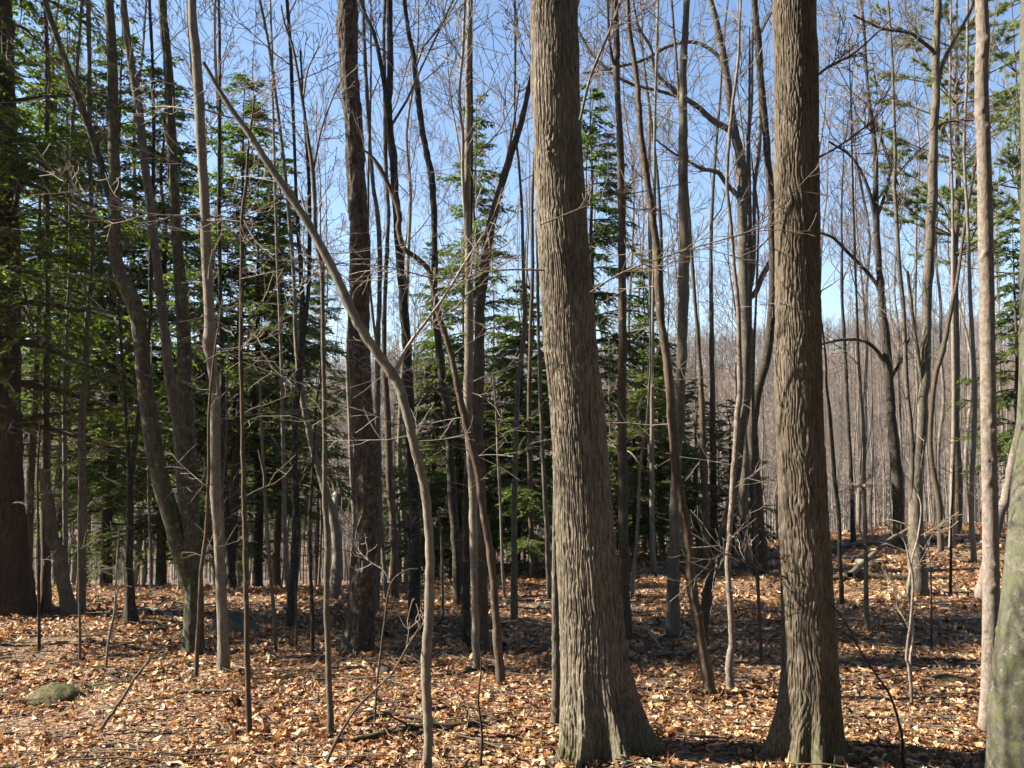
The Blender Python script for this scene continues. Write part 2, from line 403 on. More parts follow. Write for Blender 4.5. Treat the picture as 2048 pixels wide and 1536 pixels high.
def plates(seed, th, s, K, ks, warp, gap=.22, vgap=.10):
    """columns of bark plates with furrows between them and cracks across"""
    u = th/(2*np.pi)*K+(pn(seed, th, s, 10, 4)-.5)*warp+(pn(seed+1, th, s, 26, 14)-.5)*warp*.4
    c = np.floor(u); fu = u-c; rr = np.random.default_rng(seed+2).random((K, 512)); ci = (c % K).astype(int)
    v = s*ks*(.7+.6*rr[ci, 0])+rr[ci, 1]*10; rw = np.floor(v); fv = v-rw; h = rr[ci, (rw.astype(int)*7+3) % 512]
    e = sstep(0, gap, np.minimum(fu, 1-fu))*(.55+.45*sstep(0, vgap, np.minimum(fv, 1-fv)))
    return e*(.55+.45*h)
def b_furrow(th, s, r, z):
    a = plates(201, th, s, 38, 5, 1.6); b = plates(205, th, s, 80, 11, 2.0, .3)
    d = pn(18, th, s, 190, 50); m = pn(19, th, s, 14, 3)
    k = 1+.8*np.exp(-z/.5)
    R = r+.0085*k*(a*(.5+.7*m)+b*.55+d*.3-.7)+.007*(pn(15, th, s, 6, 3)-.5)
    knot = np.exp(-((s-3.25)/.09)**2-(np.angle(np.exp(1j*(th-math.radians(248))))/.22)**2)
    R = R+.03*knot*pn(16, th, s, 60, 40)*1.6
    for q, (s0, am) in enumerate(((.62, .004), (1.15, .006), (1.52, .004), (2.15, .006))):      # ring scars
        R = R+am*np.exp(-((s-s0-.02*np.sin(th*2+q))/.012)**2)*(pn(19+q, th, s, 12, 3) > .45)
    return R+flare(th, z, [(math.radians(290), .17, .42), (math.radians(343), .2, .30), (math.radians(318), .5, .12), (math.radians(246), .15, .26), (math.radians(203), .2, .13), (math.radians(90), .6, .08)], .15+.05*np.sin(th*3+1))
def b_net(th, s, r, z):
    a = plates(221, th, s, 30, 5.5, 3.2, .30); b = plates(225, th+.1*np.sin(s*9), s, 44, 8, 3.6, .34); c = plates(229, th, s, 100, 16, 2., .3)
    m = pn(28, th, s, 9, 4)
    k = 1+.3*np.exp(-z/.6)
    R = r+.0068*k*(a*(.35+.9*m)+b*(1.0-.7*m)*.8+c*.3-.7)+.007*(pn(24, th, s, 5, 2)-.5)
    for q, (s0, t0) in enumerate(((1.35, 250), (2.3, 300), (3.1, 215))):
        R = R+.012*np.exp(-((s-s0)/.05)**2-(np.angle(np.exp(1j*(th-math.radians(t0))))/.3)**2)*(.4+pn(40+q, th, s, 60, 40))
    return R+flare(th, z, [(math.radians(190), .22, .22), (math.radians(240), .2, .12), (math.radians(270), .16, .20), (math.radians(325), .28, .12), (math.radians(80), .6, .06)], .18)
def b_flaky(th, s, r, z):
    a = pn(31, th+(pn(33, th, s, 6, 3)-.5)*.8, s, 15, 7); c = pn(32, th, s, 30, 16)
    plate = np.floor(a*4)/4*.7+c*.3
    R = r*(.97+.14*(pn(34, th, s, 4, 2.2)-.5))+.030*(plate-.45)+.03*np.clip(pn(35, th, s, 14, 9)-.8, 0, 1)*2
    return R+flare(th, z, [(math.radians(200), .5, .10), (math.radians(280), .4, .06), (math.radians(350), .4, .07), (math.radians(90), .5, .06)], .2)
def b_knobs(seed, n, amp, zmax, lob=.03):
    rr = np.random.default_rng(seed); ks = [(rr.uniform(0, 6.28), rr.uniform(.1, zmax), rr.uniform(.5, 1)) for _ in range(n)]
    def fn(th, s, r, z):
        R = r*(1+.06*(pn(seed, th, s, 5, 2)-.5))+.0015*(pn(seed+1, th, s, 30, 25)-.5)
        for a, s0, k in ks:
            sel = np.abs(s[:, 0]-s0) < .06
            R[sel] += amp*k*np.exp(-((s[sel]-s0)/.012)**2-(np.angle(np.exp(1j*(th[sel]-a)))/.35)**2)
        return R+flare(th, z, [(math.radians(200), .6, lob), (math.radians(320), .6, lob), (math.radians(80), .7, lob)], .15)
    return fn
def b_rough(seed, kth, ks, amp, lob=.05, h=.2):
    def fn(th, s, r, z):
        a = pn(seed, th+(pn(seed+3, th, s, 5, 3)-.5)*.6, s, kth, ks)
        R = r*(1+.10*(pn(seed+1, th, s, 4, 2.5)-.5))+amp*(a-.5)+amp*.5*(pn(seed+2, th, s, kth*2, ks*2.5)-.5)
        return R+flare(th, z, [(math.radians(195), .5, lob*1.3), (math.radians(265), .45, lob), (math.radians(335), .5, lob*1.2), (math.radians(90), .6, lob)], h)
    return fn

GR_BARE = "bare trees standing on the near slope"
def tree(label, pts, mt='grey', Y=None, lean=0, ext=None, limbs=(), cr=None, fn=None, nth=64, name='bare_tree', cat='bare tree', sap=False, twigs=None, step=.012, group=None, kind_foliage=None, seed=0):
    """pts from the top down to the foot, in photograph pixels with width"""
    rnd = random.Random(hash_(label)+seed)
    if Y is None: Y = float(hit(pts[-1][0], pts[-1][1])[1])
    foot = P(pts[-1][0], pts[-1][1], Y); 
    W = world_pts(pts, Y)[::-1]                       # foot first
    if lean:                                          # the stem tilts away from the camera by lean metres per metre
        W = np.array([[*P(x, y, Y+lean*(P(x, y, Y)[2]-foot[2])), w_*.5*(Y+lean*(P(x, y, Y)[2]-foot[2]))/F] for x, y, w_ in pts])[::-1]
    gz = float(ground(W[0, 0], W[0, 1]))
    # real depth to the wander of the stem, none at the foot
    zz = W[:, 2]-W[0, 2]
    # a root end below ground
    rt = W[0].copy(); rt[2] = min(gz, W[0, 2])-.12; rt[3] *= 1.15
    if gz < W[0, 2]-.01: 
        mid = W[0].copy(); mid[2] = gz; W = np.vstack([rt, mid, W]) if W[0, 2]-gz > .05 else np.vstack([rt, W])
    else: W = np.vstack([rt, W])
    ntop = len(W)
    if ext:                                            # carry on above the frame to height ext
        d = unit(W[-1, :3]-W[-3, :3]); d[0] *= .6; d[1] += rnd.uniform(-.05, .05); d = unit(d)
        H = ext-(W[-1, 2]-gz)
        if H > .3:
            k = max(3, int(H/1.0)); q = W[-1].copy(); r0 = q[3]; ex = []
            for i in range(1, k+1):
                d = unit(d+np.array([rnd.gauss(0, .035), rnd.gauss(0, .035), .02]))
                q = q.copy(); q[:3] += d*H/k; q[3] = max(.004, r0*(1-i/k)**.8+.004); ex.append(q)
            W = np.vstack([W, ex])
    Ss = spline(W, 6)
    if not fn:
        nn = len(Ss); jj = np.array([[rnd.gauss(0, 1), rnd.gauss(0, 1)] for _ in range(nn)]); jj = jj*.6+np.roll(jj, 1, 0)*.4
        jj[:8] *= .2; Ss[:, :2] += jj*(Ss[:, 3:4]*.11); Ss[:, 3] *= 1+np.array([abs(rnd.gauss(0, .07)) for _ in range(nn)])
    org = np.array([W[0, 0], W[0, 1], gz])
    e = empty(name, org, label, cat, group)
    pn_ = 'stem' if sap else 'trunk'
    if fn:
        V, q = displaced(Ss, nth, step, fn); mk(pn_, V-org, q, M[mt], e)
    else:
        T = Tubes(); A = Ss.copy()
        A[:, 3] *= 1+np.array([rnd.gauss(0, .035) for _ in range(len(A))]); 
        T.add(A[:, :3], A[:, 3], 12 if not sap else 8); T.build(pn_, M[mt], e, org)
    lt = 'twig_pale' if mt in ('pale', 'pink') else mt
    TW = Tubes()
    for L in limbs:
        LW = world_pts(L, Y); dz = rnd.uniform(-.35, .35); n_ = len(LW)
        # start inside the stem, then swing away in depth
        LW[:, 1] += dz*np.linspace(0, 1, n_)**1.3
        s_ = spline(LW, 4); T = Tubes(); T.add(s_[:, :3], s_[:, 3], 8); T.build('limb', M[lt], e, org)
        for k in range(int(min(len(s_)*(.4 if sap else .9), 26))):
            i = rnd.randrange(len(s_)//4, len(s_)-1); ax = unit(s_[i+1, :3]-s_[i, :3]); sd = unit(np.cross(ax, [rnd.gauss(0, 1) for _ in range(3)]))
            ln = min(1.1, .10*n_+.15)*rnd.uniform(.4, 1.1)
            grow(TW, s_[i, :3], unit(ax*.9+sd*.7), ln*(.55 if sap or Y < 5 else 1), min(.00055*Y, s_[i, 3]*.35), 1, rnd, .08, .2, 4, .0016+.00018*Y)
    zt = W[-1, 2]
    if cr:                                             # (start height above ground, bough length, number, levels)
        z0, Lb, n_, lv = cr
        crown(TW, Ss, gz+z0, zt-.15, Lb, rnd, n_, lv, 5, rmin=.0018+.0002*Y)
    if twigs:                                          # a few thin side twigs low on the stem
        z0, z1, n_, Lb = twigs
        for k in range(n_):
            z = gz+rnd.uniform(z0, z1); i = int(np.clip(np.searchsorted(Ss[:, 2], z), 1, len(Ss)-2))
            az = rnd.uniform(0, 6.28); d = unit(np.array([math.cos(az), math.sin(az), rnd.uniform(-.1, .5)]))
            grow(TW, Ss[i, :3], d, Lb*rnd.uniform(.4, 1.1), max(.002, min(.0045, Ss[i, 3]*.15)), 1, rnd, .03, .16, 5, .0011+.00013*Y)
    if TW.b: TW.build('crown', M['twig_pale'] if mt in ('pale', 'pink') else M['twig'], e, org)
    return e, Y, Ss, org
def hash_(s):
    h = 7
    for c in s: h = (h*131+ord(c)) % 1000003
    return h

# --- the thick foreground trunks
tree("thickest furrowed trunk standing in the middle foreground, lit left side, flaring mossy roots",
     [(1109, 0, 95), (1111, 100, 96), (1112, 200, 96), (1116, 300, 94), (1121, 400, 97), (1127, 500, 98), (1134, 600, 101), (1140, 700, 103), (1149, 768, 105), (1158, 868, 107), (1164, 968, 110), (1170, 1068, 113), (1178, 1168, 118), (1185, 1268, 123), (1190, 1343, 130), (1193, 1393, 138), (1197, 1443, 148), (1200, 1505, 160)],
     'furrow', ext=19, cr=(8, 4, 16, 2), lean=.10, fn=b_furrow, nth=520, step=.008, limbs=[[(1180, 585, 4), (1240, 550, 4), (1330, 520, 3), (1450, 490, 2.5), (1530, 468, 2)], [(1090, 540, 4), (1000, 540, 3.5), (880, 556, 3), (760, 530, 2.5), (600, 522, 2), (500, 515, 1.5)], [(1080, 450, 3), (1180, 405, 3), (1240, 380, 2.5), (1400, 340, 2)], [(1160, 240, 6), (1180, 160, 6), (1215, 80, 5), (1245, 0, 5)]])
tree("thick trunk with net-like ridged bark right of the middle, lower part in shade",
     [(1589, 0, 84), (1592, 150, 84), (1593, 300, 84), (1594, 450, 86), (1595, 600, 86), (1597, 750, 89), (1600, 868, 90), (1604, 968, 91), (1608, 1068, 95), (1613, 1168, 96), (1617, 1268, 100), (1618, 1368, 108), (1616, 1443, 114), (1612, 1515, 122)],
     'net', ext=19, cr=(8, 4, 16, 2), fn=b_net, nth=460, step=.008, limbs=[[(1640, 1190, 4), (1590, 1160, 3.5), (1500, 1130, 3), (1440, 1100, 2.5), (1400, 1112, 2)], [(1625, 160, 6), (1660, 130, 5), (1720, 95, 4), (1800, 20, 3)], [(1628, 320, 5), (1680, 290, 4), (1740, 245, 3), (1790, 190, 2)]])
tree("dark flaky-barked rough trunk left of the middle with lumpy shelves",
     [(696, 0, 38), (693, 45, 42), (694, 80, 42), (699, 150, 38), (708, 250, 37), (712, 350, 38), (718, 450, 41), (719, 550, 43), (719, 625, 42), (719, 700, 43), (722, 768, 43), (725, 818, 42), (733, 918, 50), (733, 1018, 48), (728, 1118, 48), (723, 1218, 52), (719, 1268, 56), (716, 1305, 60)],
     'flaky', ext=15, cr=(9, 2.5, 9, 2), fn=b_flaky, nth=130, step=.012)
tree("smooth pinkish tree with small knobs near the right edge, left of the mottled green one",
     [(1963, 0, 24), (1966, 75, 25), (1963, 150, 25), (1965, 230, 26), (1968, 300, 26), (1971, 450, 28), (1974, 600, 28), (1976, 750, 28), (1978, 918, 29), (1981, 1068, 30), (1982, 1218, 31), (1979, 1368, 31), (1975, 1460, 35)],
     'pink', ext=15, cr=(6.5, 2.6, 12, 2), fn=b_knobs(41, 70, .011, 6.), nth=72)
tree("mottled greenish trunk cut by the right edge of the photo, leaning away to the right",
     [(2092, 0, 90), (2093, 300, 92), (2093, 600, 94), (2092, 768, 96), (2086, 918, 100), (2074, 1068, 104), (2060, 1218, 108), (2045, 1368, 114), (2040, 1536, 122), (2040, 1570, 126)],
     'green', ext=17, cr=(8, 3.5, 12, 2), fn=b_knobs(43, 90, .006, 5., .04), nth=110)
tree("two-stemmed tree left of the pale straight tree, with a mossy curved stem joining low down",
     [(325, 0, 16), (333, 100, 18), (340, 200, 18), (345, 330, 19), (352, 450, 20), (360, 560, 22), (368, 680, 26), (370, 760, 27), (373, 850, 29), (378, 950, 32), (383, 1050, 33), (388, 1150, 34), (388, 1250, 36), (388, 1308, 42)],
     'mossy', ext=15, cr=(7.5, 2.5, 12, 2), fn=b_rough(51, 16, 9, .010, .035), nth=72,
     limbs=[[(376, 1170, 30), (362, 1110, 34), (345, 1040, 35), (325, 970, 35), (311, 900, 35), (301, 830, 33), (291, 745, 30), (286, 680, 30), (275, 612, 31), (250, 562, 27), (238, 505, 23), (238, 450, 23), (240, 380, 23), (238, 300, 22), (238, 200, 21), (236, 100, 20), (231, 0, 18), (228, -120, 15), (226, -300, 10), (224, -420, 4)],
            [(236, 452, 14), (220, 390, 15), (205, 330, 15), (185, 260, 14), (165, 200, 14), (140, 120, 13), (112, 30, 11), (90, -60, 8)]])
tree("slim pale grey tree leaning left beside the mossy two-stemmed tree",
     [(246, 0, 13), (262, 120, 15), (278, 220, 16), (290, 330, 16), (303, 430, 17), (318, 560, 17), (328, 650, 18), (341, 768, 20), (355, 850, 20), (362, 930, 21), (370, 1030, 22), (377, 1130, 22), (383, 1230, 23), (386, 1285, 26)], 'grey', ext=13, cr=(6.5, 2, 9, 2))
tree("pale straight tree with a swollen knot halfway, on the left lit from its left",
     [(384, 0, 17), (392, 100, 18), (398, 200, 20), (403, 300, 18), (410, 420, 19), (412, 500, 20), (418, 600, 20), (420, 655, 22), (419, 690, 27), (425, 735, 20), (431, 818, 20), (430, 968, 21), (437, 1068, 20), (442, 1168, 20), (446, 1268, 20), (448, 1345, 25)],
     'pale', ext=13, cr=(5.5, 1.9, 10, 2), fn=b_rough(61, 10, 9, .003, .01), nth=40, twigs=(1.2, 4.4, 9, .8), limbs=[[(412, 430, 4), (330, 435, 3), (250, 425, 2.5), (180, 400, 2)], [(414, 430, 4), (460, 440, 3), (500, 415, 2)], [(400, 225, 4), (330, 200, 3), (260, 180, 2)], [(398, 215, 4), (470, 230, 3), (540, 200, 2)], [(420, 700, 3), (480, 690, 2.5), (560, 650, 2)]])
# --- medium and slim trees, left to right
tree("long slanting sapling rising left from the bottom edge across the dark flaky trunk",
     [(407, 125, 7), (450, 200, 10), (500, 270, 12), (512, 290, 13), (562, 365, 14), (612, 440, 15), (657, 520, 16), (687, 585, 17), (712, 640, 18), (747, 695, 18), (782, 745, 19), (800, 778, 18), (815, 833, 18), (832, 908, 17), (847, 968, 17), (857, 1048, 16), (860, 1143, 17), (857, 1243, 18), (852, 1318, 19), (853, 1393, 18), (857, 1468, 17), (854, 1535, 19)],
     'pale', name='leaning_sapling', cat='sapling', limbs=[[(787, 750, 10), (817, 690, 7), (857, 635, 6), (892, 585, 5), (927, 525, 4), (975, 450, 3)]], twigs=(1.5, 3.8, 12, .7))
tree("dark trunk with a low burl behind the slanting sapling's foot",
     [(779, 0, 12), (780, 150, 13), (777, 215, 14), (784, 300, 15), (790, 375, 15), (797, 475, 16), (807, 600, 17), (814, 700, 18), (818, 818, 20), (827, 968, 21), (829, 1068, 23), (830, 1168, 23), (830, 1238, 27)],
     'dark', ext=14, cr=(5, 2.2, 12, 2), limbs=[[(777, 218, 11), (760, 120, 9), (745, 60, 8), (720, 0, 7), (700, -80, 5)], [(826, 1075, 18), (818, 1060, 15), (812, 1052, 9)]])
tree("slim grey tree rising close behind the right side of the dark flaky trunk",
     [(727, 30, 6), (732, 150, 7), (739, 275, 7), (747, 375, 8), (757, 450, 9), (760, 550, 9), (757, 650, 9), (755, 768, 11), (755, 868, 12), (757, 960, 12), (755, 1100, 12), (752, 1225, 14)], 'grey', ext=12, cr=(5, 1.8, 10, 2))
tree("slim grey-brown tree between the dark flaky trunk and the dark burled trunk",
     [(768, 60, 6), (770, 200, 8), (772, 350, 8), (777, 425, 8), (774, 500, 8), (770, 600, 8), (769, 725, 10), (775, 818, 12), (780, 968, 13), (787, 1068, 14), (789, 1195, 16)], 'brown', ext=13, cr=(5, 2, 12, 2))
tree("thin pole just right of the foot of the dark flaky trunk",
     [(752, 700, 5), (758, 868, 6), (762, 1043, 7), (767, 1118, 8), (772, 1195, 9)], 'grey', ext=9, cr=(3, 1.4, 8, 1))
tree("S-curved tree bending over the middle left, foot right of the paired stems",
     [(728, 300, 4), (742, 312, 6), (762, 340, 9), (784, 385, 9), (799, 430, 10), (797, 460, 10), (807, 495, 10), (832, 515, 10), (857, 540, 11), (867, 580, 11), (879, 635, 11), (897, 690, 11), (912, 758, 12), (927, 828, 14), (944, 893, 15), (957, 950, 15), (965, 1010, 14), (977, 1078, 14), (987, 1168, 14), (994, 1268, 15), (1002, 1368, 18)],
     'brown', name='crooked_tree', cat='crooked tree', twigs=(1.5, 4.5, 12, .8))
tree("pale straight stem, front one of the paired stems left of the thickest trunk",
     [(939, 0, 10), (937, 100, 12), (936, 200, 12), (936, 300, 13), (934, 400, 13), (937, 500, 14), (938, 600, 16), (938, 700, 17), (937, 768, 17), (938, 868, 15), (944, 968, 15), (947, 1068, 16), (949, 1168, 14), (952, 1268, 14), (953, 1343, 16)],
     'pale', ext=12, cr=(5, 1.8, 10, 2), limbs=[[(932, 460, 8), (926, 350, 7), (927, 280, 7), (921, 200, 6), (929, 125, 6), (934, 30, 5)]], twigs=(1, 4.5, 14, .8))
tree("brown rough stem leaning right, behind the pale straight one of the pair",
     [(1080, 90, 6), (1060, 165, 9), (1045, 235, 11), (1022, 310, 14), (999, 385, 15), (979, 465, 18), (967, 550, 18), (960, 625, 19), (957, 750, 22), (954, 818, 22), (957, 918, 22), (962, 1018, 21), (962, 1118, 21), (964, 1218, 22), (967, 1305, 27)],
     'brown', ext=None, cr=(4.6, 1.5, 9, 2), limbs=[[(975, 480, 8), (990, 400, 7), (1012, 320, 6), (1028, 230, 5), (1040, 150, 3)]])
tree("short-looking dark trunk just left of the paired stems at their foot",
     [(938, 600, 8), (936, 768, 9), (934, 948, 11), (932, 1118, 16), (931, 1218, 18), (933, 1296, 20)], 'dark', ext=10, cr=(4, 1.4, 7, 1))
tree("slightly wavy dark tree between the slanting sapling and the paired stems",
     [(812, 30, 8), (827, 110, 10), (837, 200, 12), (849, 285, 12), (862, 350, 13), (868, 425, 12), (869, 525, 12), (870, 625, 12), (879, 700, 14), (886, 768, 15), (894, 818, 16), (899, 893, 15), (904, 993, 17), (912, 1093, 17), (917, 1211, 20)],
     'dark', ext=15, cr=(6, 2.4, 14, 2))
tree("warty sapling hugging the left side of the thickest trunk",
     [(1120, 700, 8), (1114, 868, 10), (1111, 1018, 11), (1111, 1093, 13), (1111, 1218, 15), (1113, 1318, 18), (1112, 1418, 19), (1110, 1455, 21)], 'grey', ext=3.6, fn=b_knobs(71, 90, .008, 2.6, .0), nth=30, name='sapling', cat='sapling', sap=True)
tree("thin grey tree in the gap just left of the thickest trunk, dark lower half",
     [(1030, 240, 4), (1038, 330, 5), (1044, 430, 6), (1046, 520, 7), (1049, 660, 8), (1036, 768, 9), (1031, 918, 10), (1028, 1068, 12), (1029, 1240, 15)], 'grey', ext=11, cr=(4.5, 1.8, 12, 2))
tree("straight grey-brown tree standing just right of the thickest trunk",
     [(1229, 0, 12), (1234, 100, 12), (1233, 130, 14), (1237, 225, 12), (1240, 300, 14), (1243, 400, 15), (1244, 500, 16), (1245, 600, 16), (1245, 700, 17), (1244, 768, 18), (1245, 918, 18), (1247, 1068, 20), (1249, 1168, 21), (1252, 1276, 26)],
     'brown', ext=15, cr=(5.5, 2.4, 12, 2), limbs=[[(1233, 135, 8), (1222, 115, 7), (1214, 50, 6), (1208, -60, 5)]])
tree("slender bowed tree slanting from upper left down to a foot between the two thick trunks",
     [(1254, 0, 9), (1259, 65, 10), (1269, 125, 10), (1277, 190, 11), (1281, 265, 12), (1292, 340, 14), (1304, 425, 14), (1314, 500, 14), (1318, 572, 18), (1324, 650, 16), (1336, 740, 17), (1346, 868, 18), (1356, 968, 18), (1374, 1068, 20), (1384, 1168, 20), (1401, 1268, 20), (1416, 1368, 22), (1421, 1392, 27)],
     'brown', ext=11, cr=(5.2, 1.7, 9, 2), twigs=(1.5, 4.2, 8, .7))
tree("grey straight tree crossed by the slender bowed one, its wide foot shaded",
     [(1374, 0, 12), (1369, 100, 14), (1366, 200, 15), (1367, 300, 18), (1366, 400, 19), (1369, 500, 20), (1367, 600, 20), (1364, 700, 20), (1361, 768, 19), (1356, 868, 18), (1351, 968, 19), (1349, 1068, 22), (1347, 1168, 24), (1344, 1275, 32)], 'grey', ext=16, cr=(7, 2.6, 14, 2), twigs=(3, 6, 8, .9))
tree("brown trunk slanting right from behind the bowed tree's foot",
     [(1496, 760, 9), (1486, 850, 12), (1474, 950, 15), (1459, 1018, 17), (1439, 1093, 19), (1419, 1168, 19), (1409, 1225, 20), (1404, 1270, 22)], 'brown', ext=6, cr=(3, 1.2, 6, 1))
tree("forked grey tree left of the net-barked trunk, long limbs reaching left across the sky",
     [(1417, -20, 10), (1439, 75, 14), (1454, 150, 14), (1466, 250, 16), (1481, 325, 18), (1484, 400, 19), (1486, 475, 21), (1489, 550, 23), (1491, 625, 24), (1494, 700, 24), (1494, 768, 22), (1492, 868, 20), (1489, 968, 18), (1488, 1068, 18), (1490, 1140, 21)],
     'grey', ext=16, cr=(9, 3, 12, 2),
     limbs=[[(1486, 402, 12), (1454, 370, 10), (1434, 345, 9), (1404, 340, 8), (1374, 325, 6), (1344, 310, 5), (1309, 285, 3)],
            [(1468, 265, 14), (1424, 240, 12), (1394, 215, 11), (1354, 190, 10), (1309, 150, 8), (1299, 105, 7), (1274, 65, 6), (1262, 20, 4)],
            [(1356, 192, 8), (1304, 177, 7), (1264, 165, 7), (1224, 140, 7), (1189, 105, 6), (1159, 50, 5), (1150, 0, 4)],
            [(1452, 140, 9), (1432, 105, 8), (1390, 80, 8), (1340, 85, 8), (1290, 110, 7), (1220, 125, 6), (1170, 130, 5)],
            [(1492, 600, 13), (1511, 585, 12), (1524, 555, 11), (1540, 525, 10), (1570, 470, 8), (1600, 380, 6)],
            [(1494, 430, 9), (1496, 350, 9), (1496, 275, 8), (1501, 200, 8), (1501, 100, 7), (1507, 0, 6), (1510, -120, 5)],
            [(1493, 610, 9), (1506, 550, 9), (1510, 475, 8), (1511, 375, 8), (1521, 300, 8), (1524, 210, 8), (1516, 60, 7), (1510, -60, 6)]])
tree("dark trunk behind the net-barked trunk's left edge, its top showing left of it",
     [(1507, -10, 12), (1516, 75, 14), (1521, 150, 14), (1527, 220, 14), (1534, 300, 14), (1543, 420, 14), (1545, 560, 15), (1535, 700, 17), (1512, 800, 18), (1506, 868, 19), (1511, 968, 22), (1517, 1068, 26), (1520, 1152, 34)], 'dark', ext=15, cr=(8, 2.4, 10, 2))
tree("pale wavy sapling left of the net-barked trunk, thick crooked foot in sun",
     [(1482, 0, 4), (1479, 50, 5), (1476, 125, 6), (1466, 200, 6), (1461, 250, 7), (1456, 310, 7), (1454, 375, 7), (1459, 425, 8), (1464, 475, 8), (1469, 540, 8), (1476, 600, 9), (1479, 700, 10), (1480, 768, 11), (1476, 828, 12), (1469, 918, 12), (1464, 993, 11), (1459, 1068, 11), (1456, 1143, 11), (1461, 1218, 12), (1464, 1278, 13), (1459, 1318, 15), (1461, 1380, 17)],
     'pink', ext=6.5, name='sapling', cat='sapling', sap=True, twigs=(.8, 4.5, 14, .7), cr=(4, 1, 8, 1))
tree("thin pole sapling against the left edge of the net-barked trunk",
     [(1517, 450, 4), (1512, 600, 5), (1506, 768, 6), (1508, 918, 6), (1511, 1043, 7), (1516, 1168, 7), (1521, 1268, 7), (1523, 1323, 8)], 'brown', ext=4, name='sapling', cat='sapling', sap=True, twigs=(.8, 3, 6, .5))
tree("dark tree with drooping arched limbs in the gap right of the net-barked trunk",
     [(1735, 170, 6), (1740, 225, 8), (1750, 300, 9), (1752, 425, 12), (1758, 525, 12), (1763, 600, 14), (1771, 675, 16), (1779, 768, 17), (1783, 840, 18), (1791, 918, 20), (1796, 1018, 20), (1799, 1098, 22)],
     'dark', ext=13.5, cr=(6, 3, 24, 3),
     limbs=[[(1777, 745, 10), (1756, 705, 8), (1726, 682, 7), (1681, 680, 6), (1636, 690, 5), (1600, 700, 4)], [(1760, 585, 9), (1751, 565, 8), (1726, 535, 7), (1696, 505, 7), (1666, 475, 6), (1636, 465, 4)],
            [(1780, 760, 8), (1806, 715, 6), (1821, 675, 5)], [(1752, 450, 8), (1735, 380, 7), (1700, 320, 5), (1650, 290, 4)], [(1752, 440, 8), (1775, 380, 7), (1790, 320, 5)], [(1796, 370, 5), (1775, 310, 6), (1752, 240, 6), (1735, 200, 4)]])
tree("smooth tall tree with dark foot and a twin stem beside the whip saplings, right side",
     [(1876, 0, 13), (1872, 100, 14), (1871, 200, 15), (1866, 300, 17), (1864, 400, 18), (1859, 500, 18), (1854, 600, 18), (1850, 750, 20), (1841, 868, 20), (1836, 968, 21), (1831, 1043, 27), (1834, 1118, 31), (1836, 1190, 40)],
     'grey', ext=16, cr=(9, 2.6, 10, 2),
     limbs=[[(1877, 165, 9), (1886, 125, 8), (1911, 75, 7), (1936, 30, 6), (1950, -10, 5)], [(1868, 112, 9), (1862, 103, 8), (1836, 90, 7), (1806, 78, 6), (1746, 75, 5), (1686, 55, 4)],
            [(1829, 1030, 14), (1823, 993, 12), (1826, 918, 10), (1823, 843, 9), (1816, 768, 9), (1811, 625, 9), (1803, 525, 8), (1798, 425, 8), (1795, 360, 8), (1798, 300, 7), (1796, 200, 6), (1794, 100, 5), (1787, -10, 5)],
            [(1846, 780, 9), (1836, 725, 8), (1821, 640, 7), (1806, 545, 6)], [(1870, 260, 6), (1885, 248, 5), (1910, 246, 5), (1945, 250, 4)]])
tree("leaning brown stem coming out from behind the knobbed pinkish tree",
     [(2060, 760, 9), (2045, 820, 11), (2031, 888, 13), (2016, 968, 16), (2001, 1028, 18), (1985, 1090, 18), (1970, 1150, 20), (1963, 1196, 25)], 'pink', ext=8, cr=(4, 1.5, 8, 2))
tree("slim upright tree between the smooth twin tree and the knobbed pinkish tree",
     [(1928, 300, 5), (1936, 450, 6), (1941, 600, 7), (1950, 768, 8), (1948, 868, 9), (1943, 1018, 9), (1948, 1126, 12)], 'pale', ext=13, cr=(5.5, 2, 14, 2))
tree("slender pale stem curving left in front of the pine's trunk",
     [(1916, 550, 6), (1901, 625, 8), (1886, 700, 9), (1868, 768, 9), (1861, 893, 9), (1876, 993, 10), (1882, 1106, 12)], 'brown', ext=10, cr=(5, 1.6, 8, 2))
tree("thin dark pole standing at the brow right of the net-barked trunk",
     [(1690, 700, 6), (1693, 768, 6), (1698, 868, 7), (1703, 968, 8), (1707, 1083, 10)], 'dark', ext=9, cr=(5, 1.8, 10, 2))
tree("thin crooked dark sapling nearest the net-barked trunk's right side",
     [(1650, 700, 4), (1653, 768, 5), (1661, 843, 7), (1668, 943, 8), (1676, 1018, 8), (1680, 1118, 8), (1684, 1208, 9)], 'dark', ext=7, cr=(4, 1.2, 8, 1), sap=True, name='sapling', cat='sapling')
e, Y42, s42, o42 = tree("slim sapling with tufts of pale dead leaves, right of the net-barked trunk",
     [(1716, 680, 4), (1721, 768, 5), (1728, 868, 6), (1728, 968, 7), (1731, 1068, 8), (1732, 1168, 9), (1735, 1262, 11)], 'grey', ext=5.5, sap=True, name='sapling', cat='sapling', twigs=(.5, 3, 7, .6),
     limbs=[[(1728, 990, 4), (1722, 975, 3), (1712, 970, 2), (1703, 974, 1.5)], [(1728, 985, 4), (1738, 968, 3), (1748, 980, 2)], [(1731, 1100, 4), (1720, 1088, 3), (1716, 1082, 2)]])
def dead_leaves_on(e, org, Y, spots):
    X, Yy, Z, Sz = [], [], [], []
    for px, py, n_ in spots:
        for k in range(n_):
            p = P(px+random.gauss(0, 6), py+random.gauss(0, 8), Y+random.uniform(-.12, .12)); X.append(p[0]); Yy.append(p[1]); Z.append(p[2]); Sz.append(random.uniform(.05, .08))
    o = scatter_leaves("leaves", np.array(X)-org[0], np.array(Yy)-org[1], np.array(Z)-org[2], np.array(Sz), M['leafpale'], 1.2); o.parent = e
dead_leaves_on(e, o42, Y42, [(1706, 976, 4), (1722, 966, 4), (1736, 974, 5), (1748, 982, 3), (1717, 1086, 3), (1754, 1098, 2)])
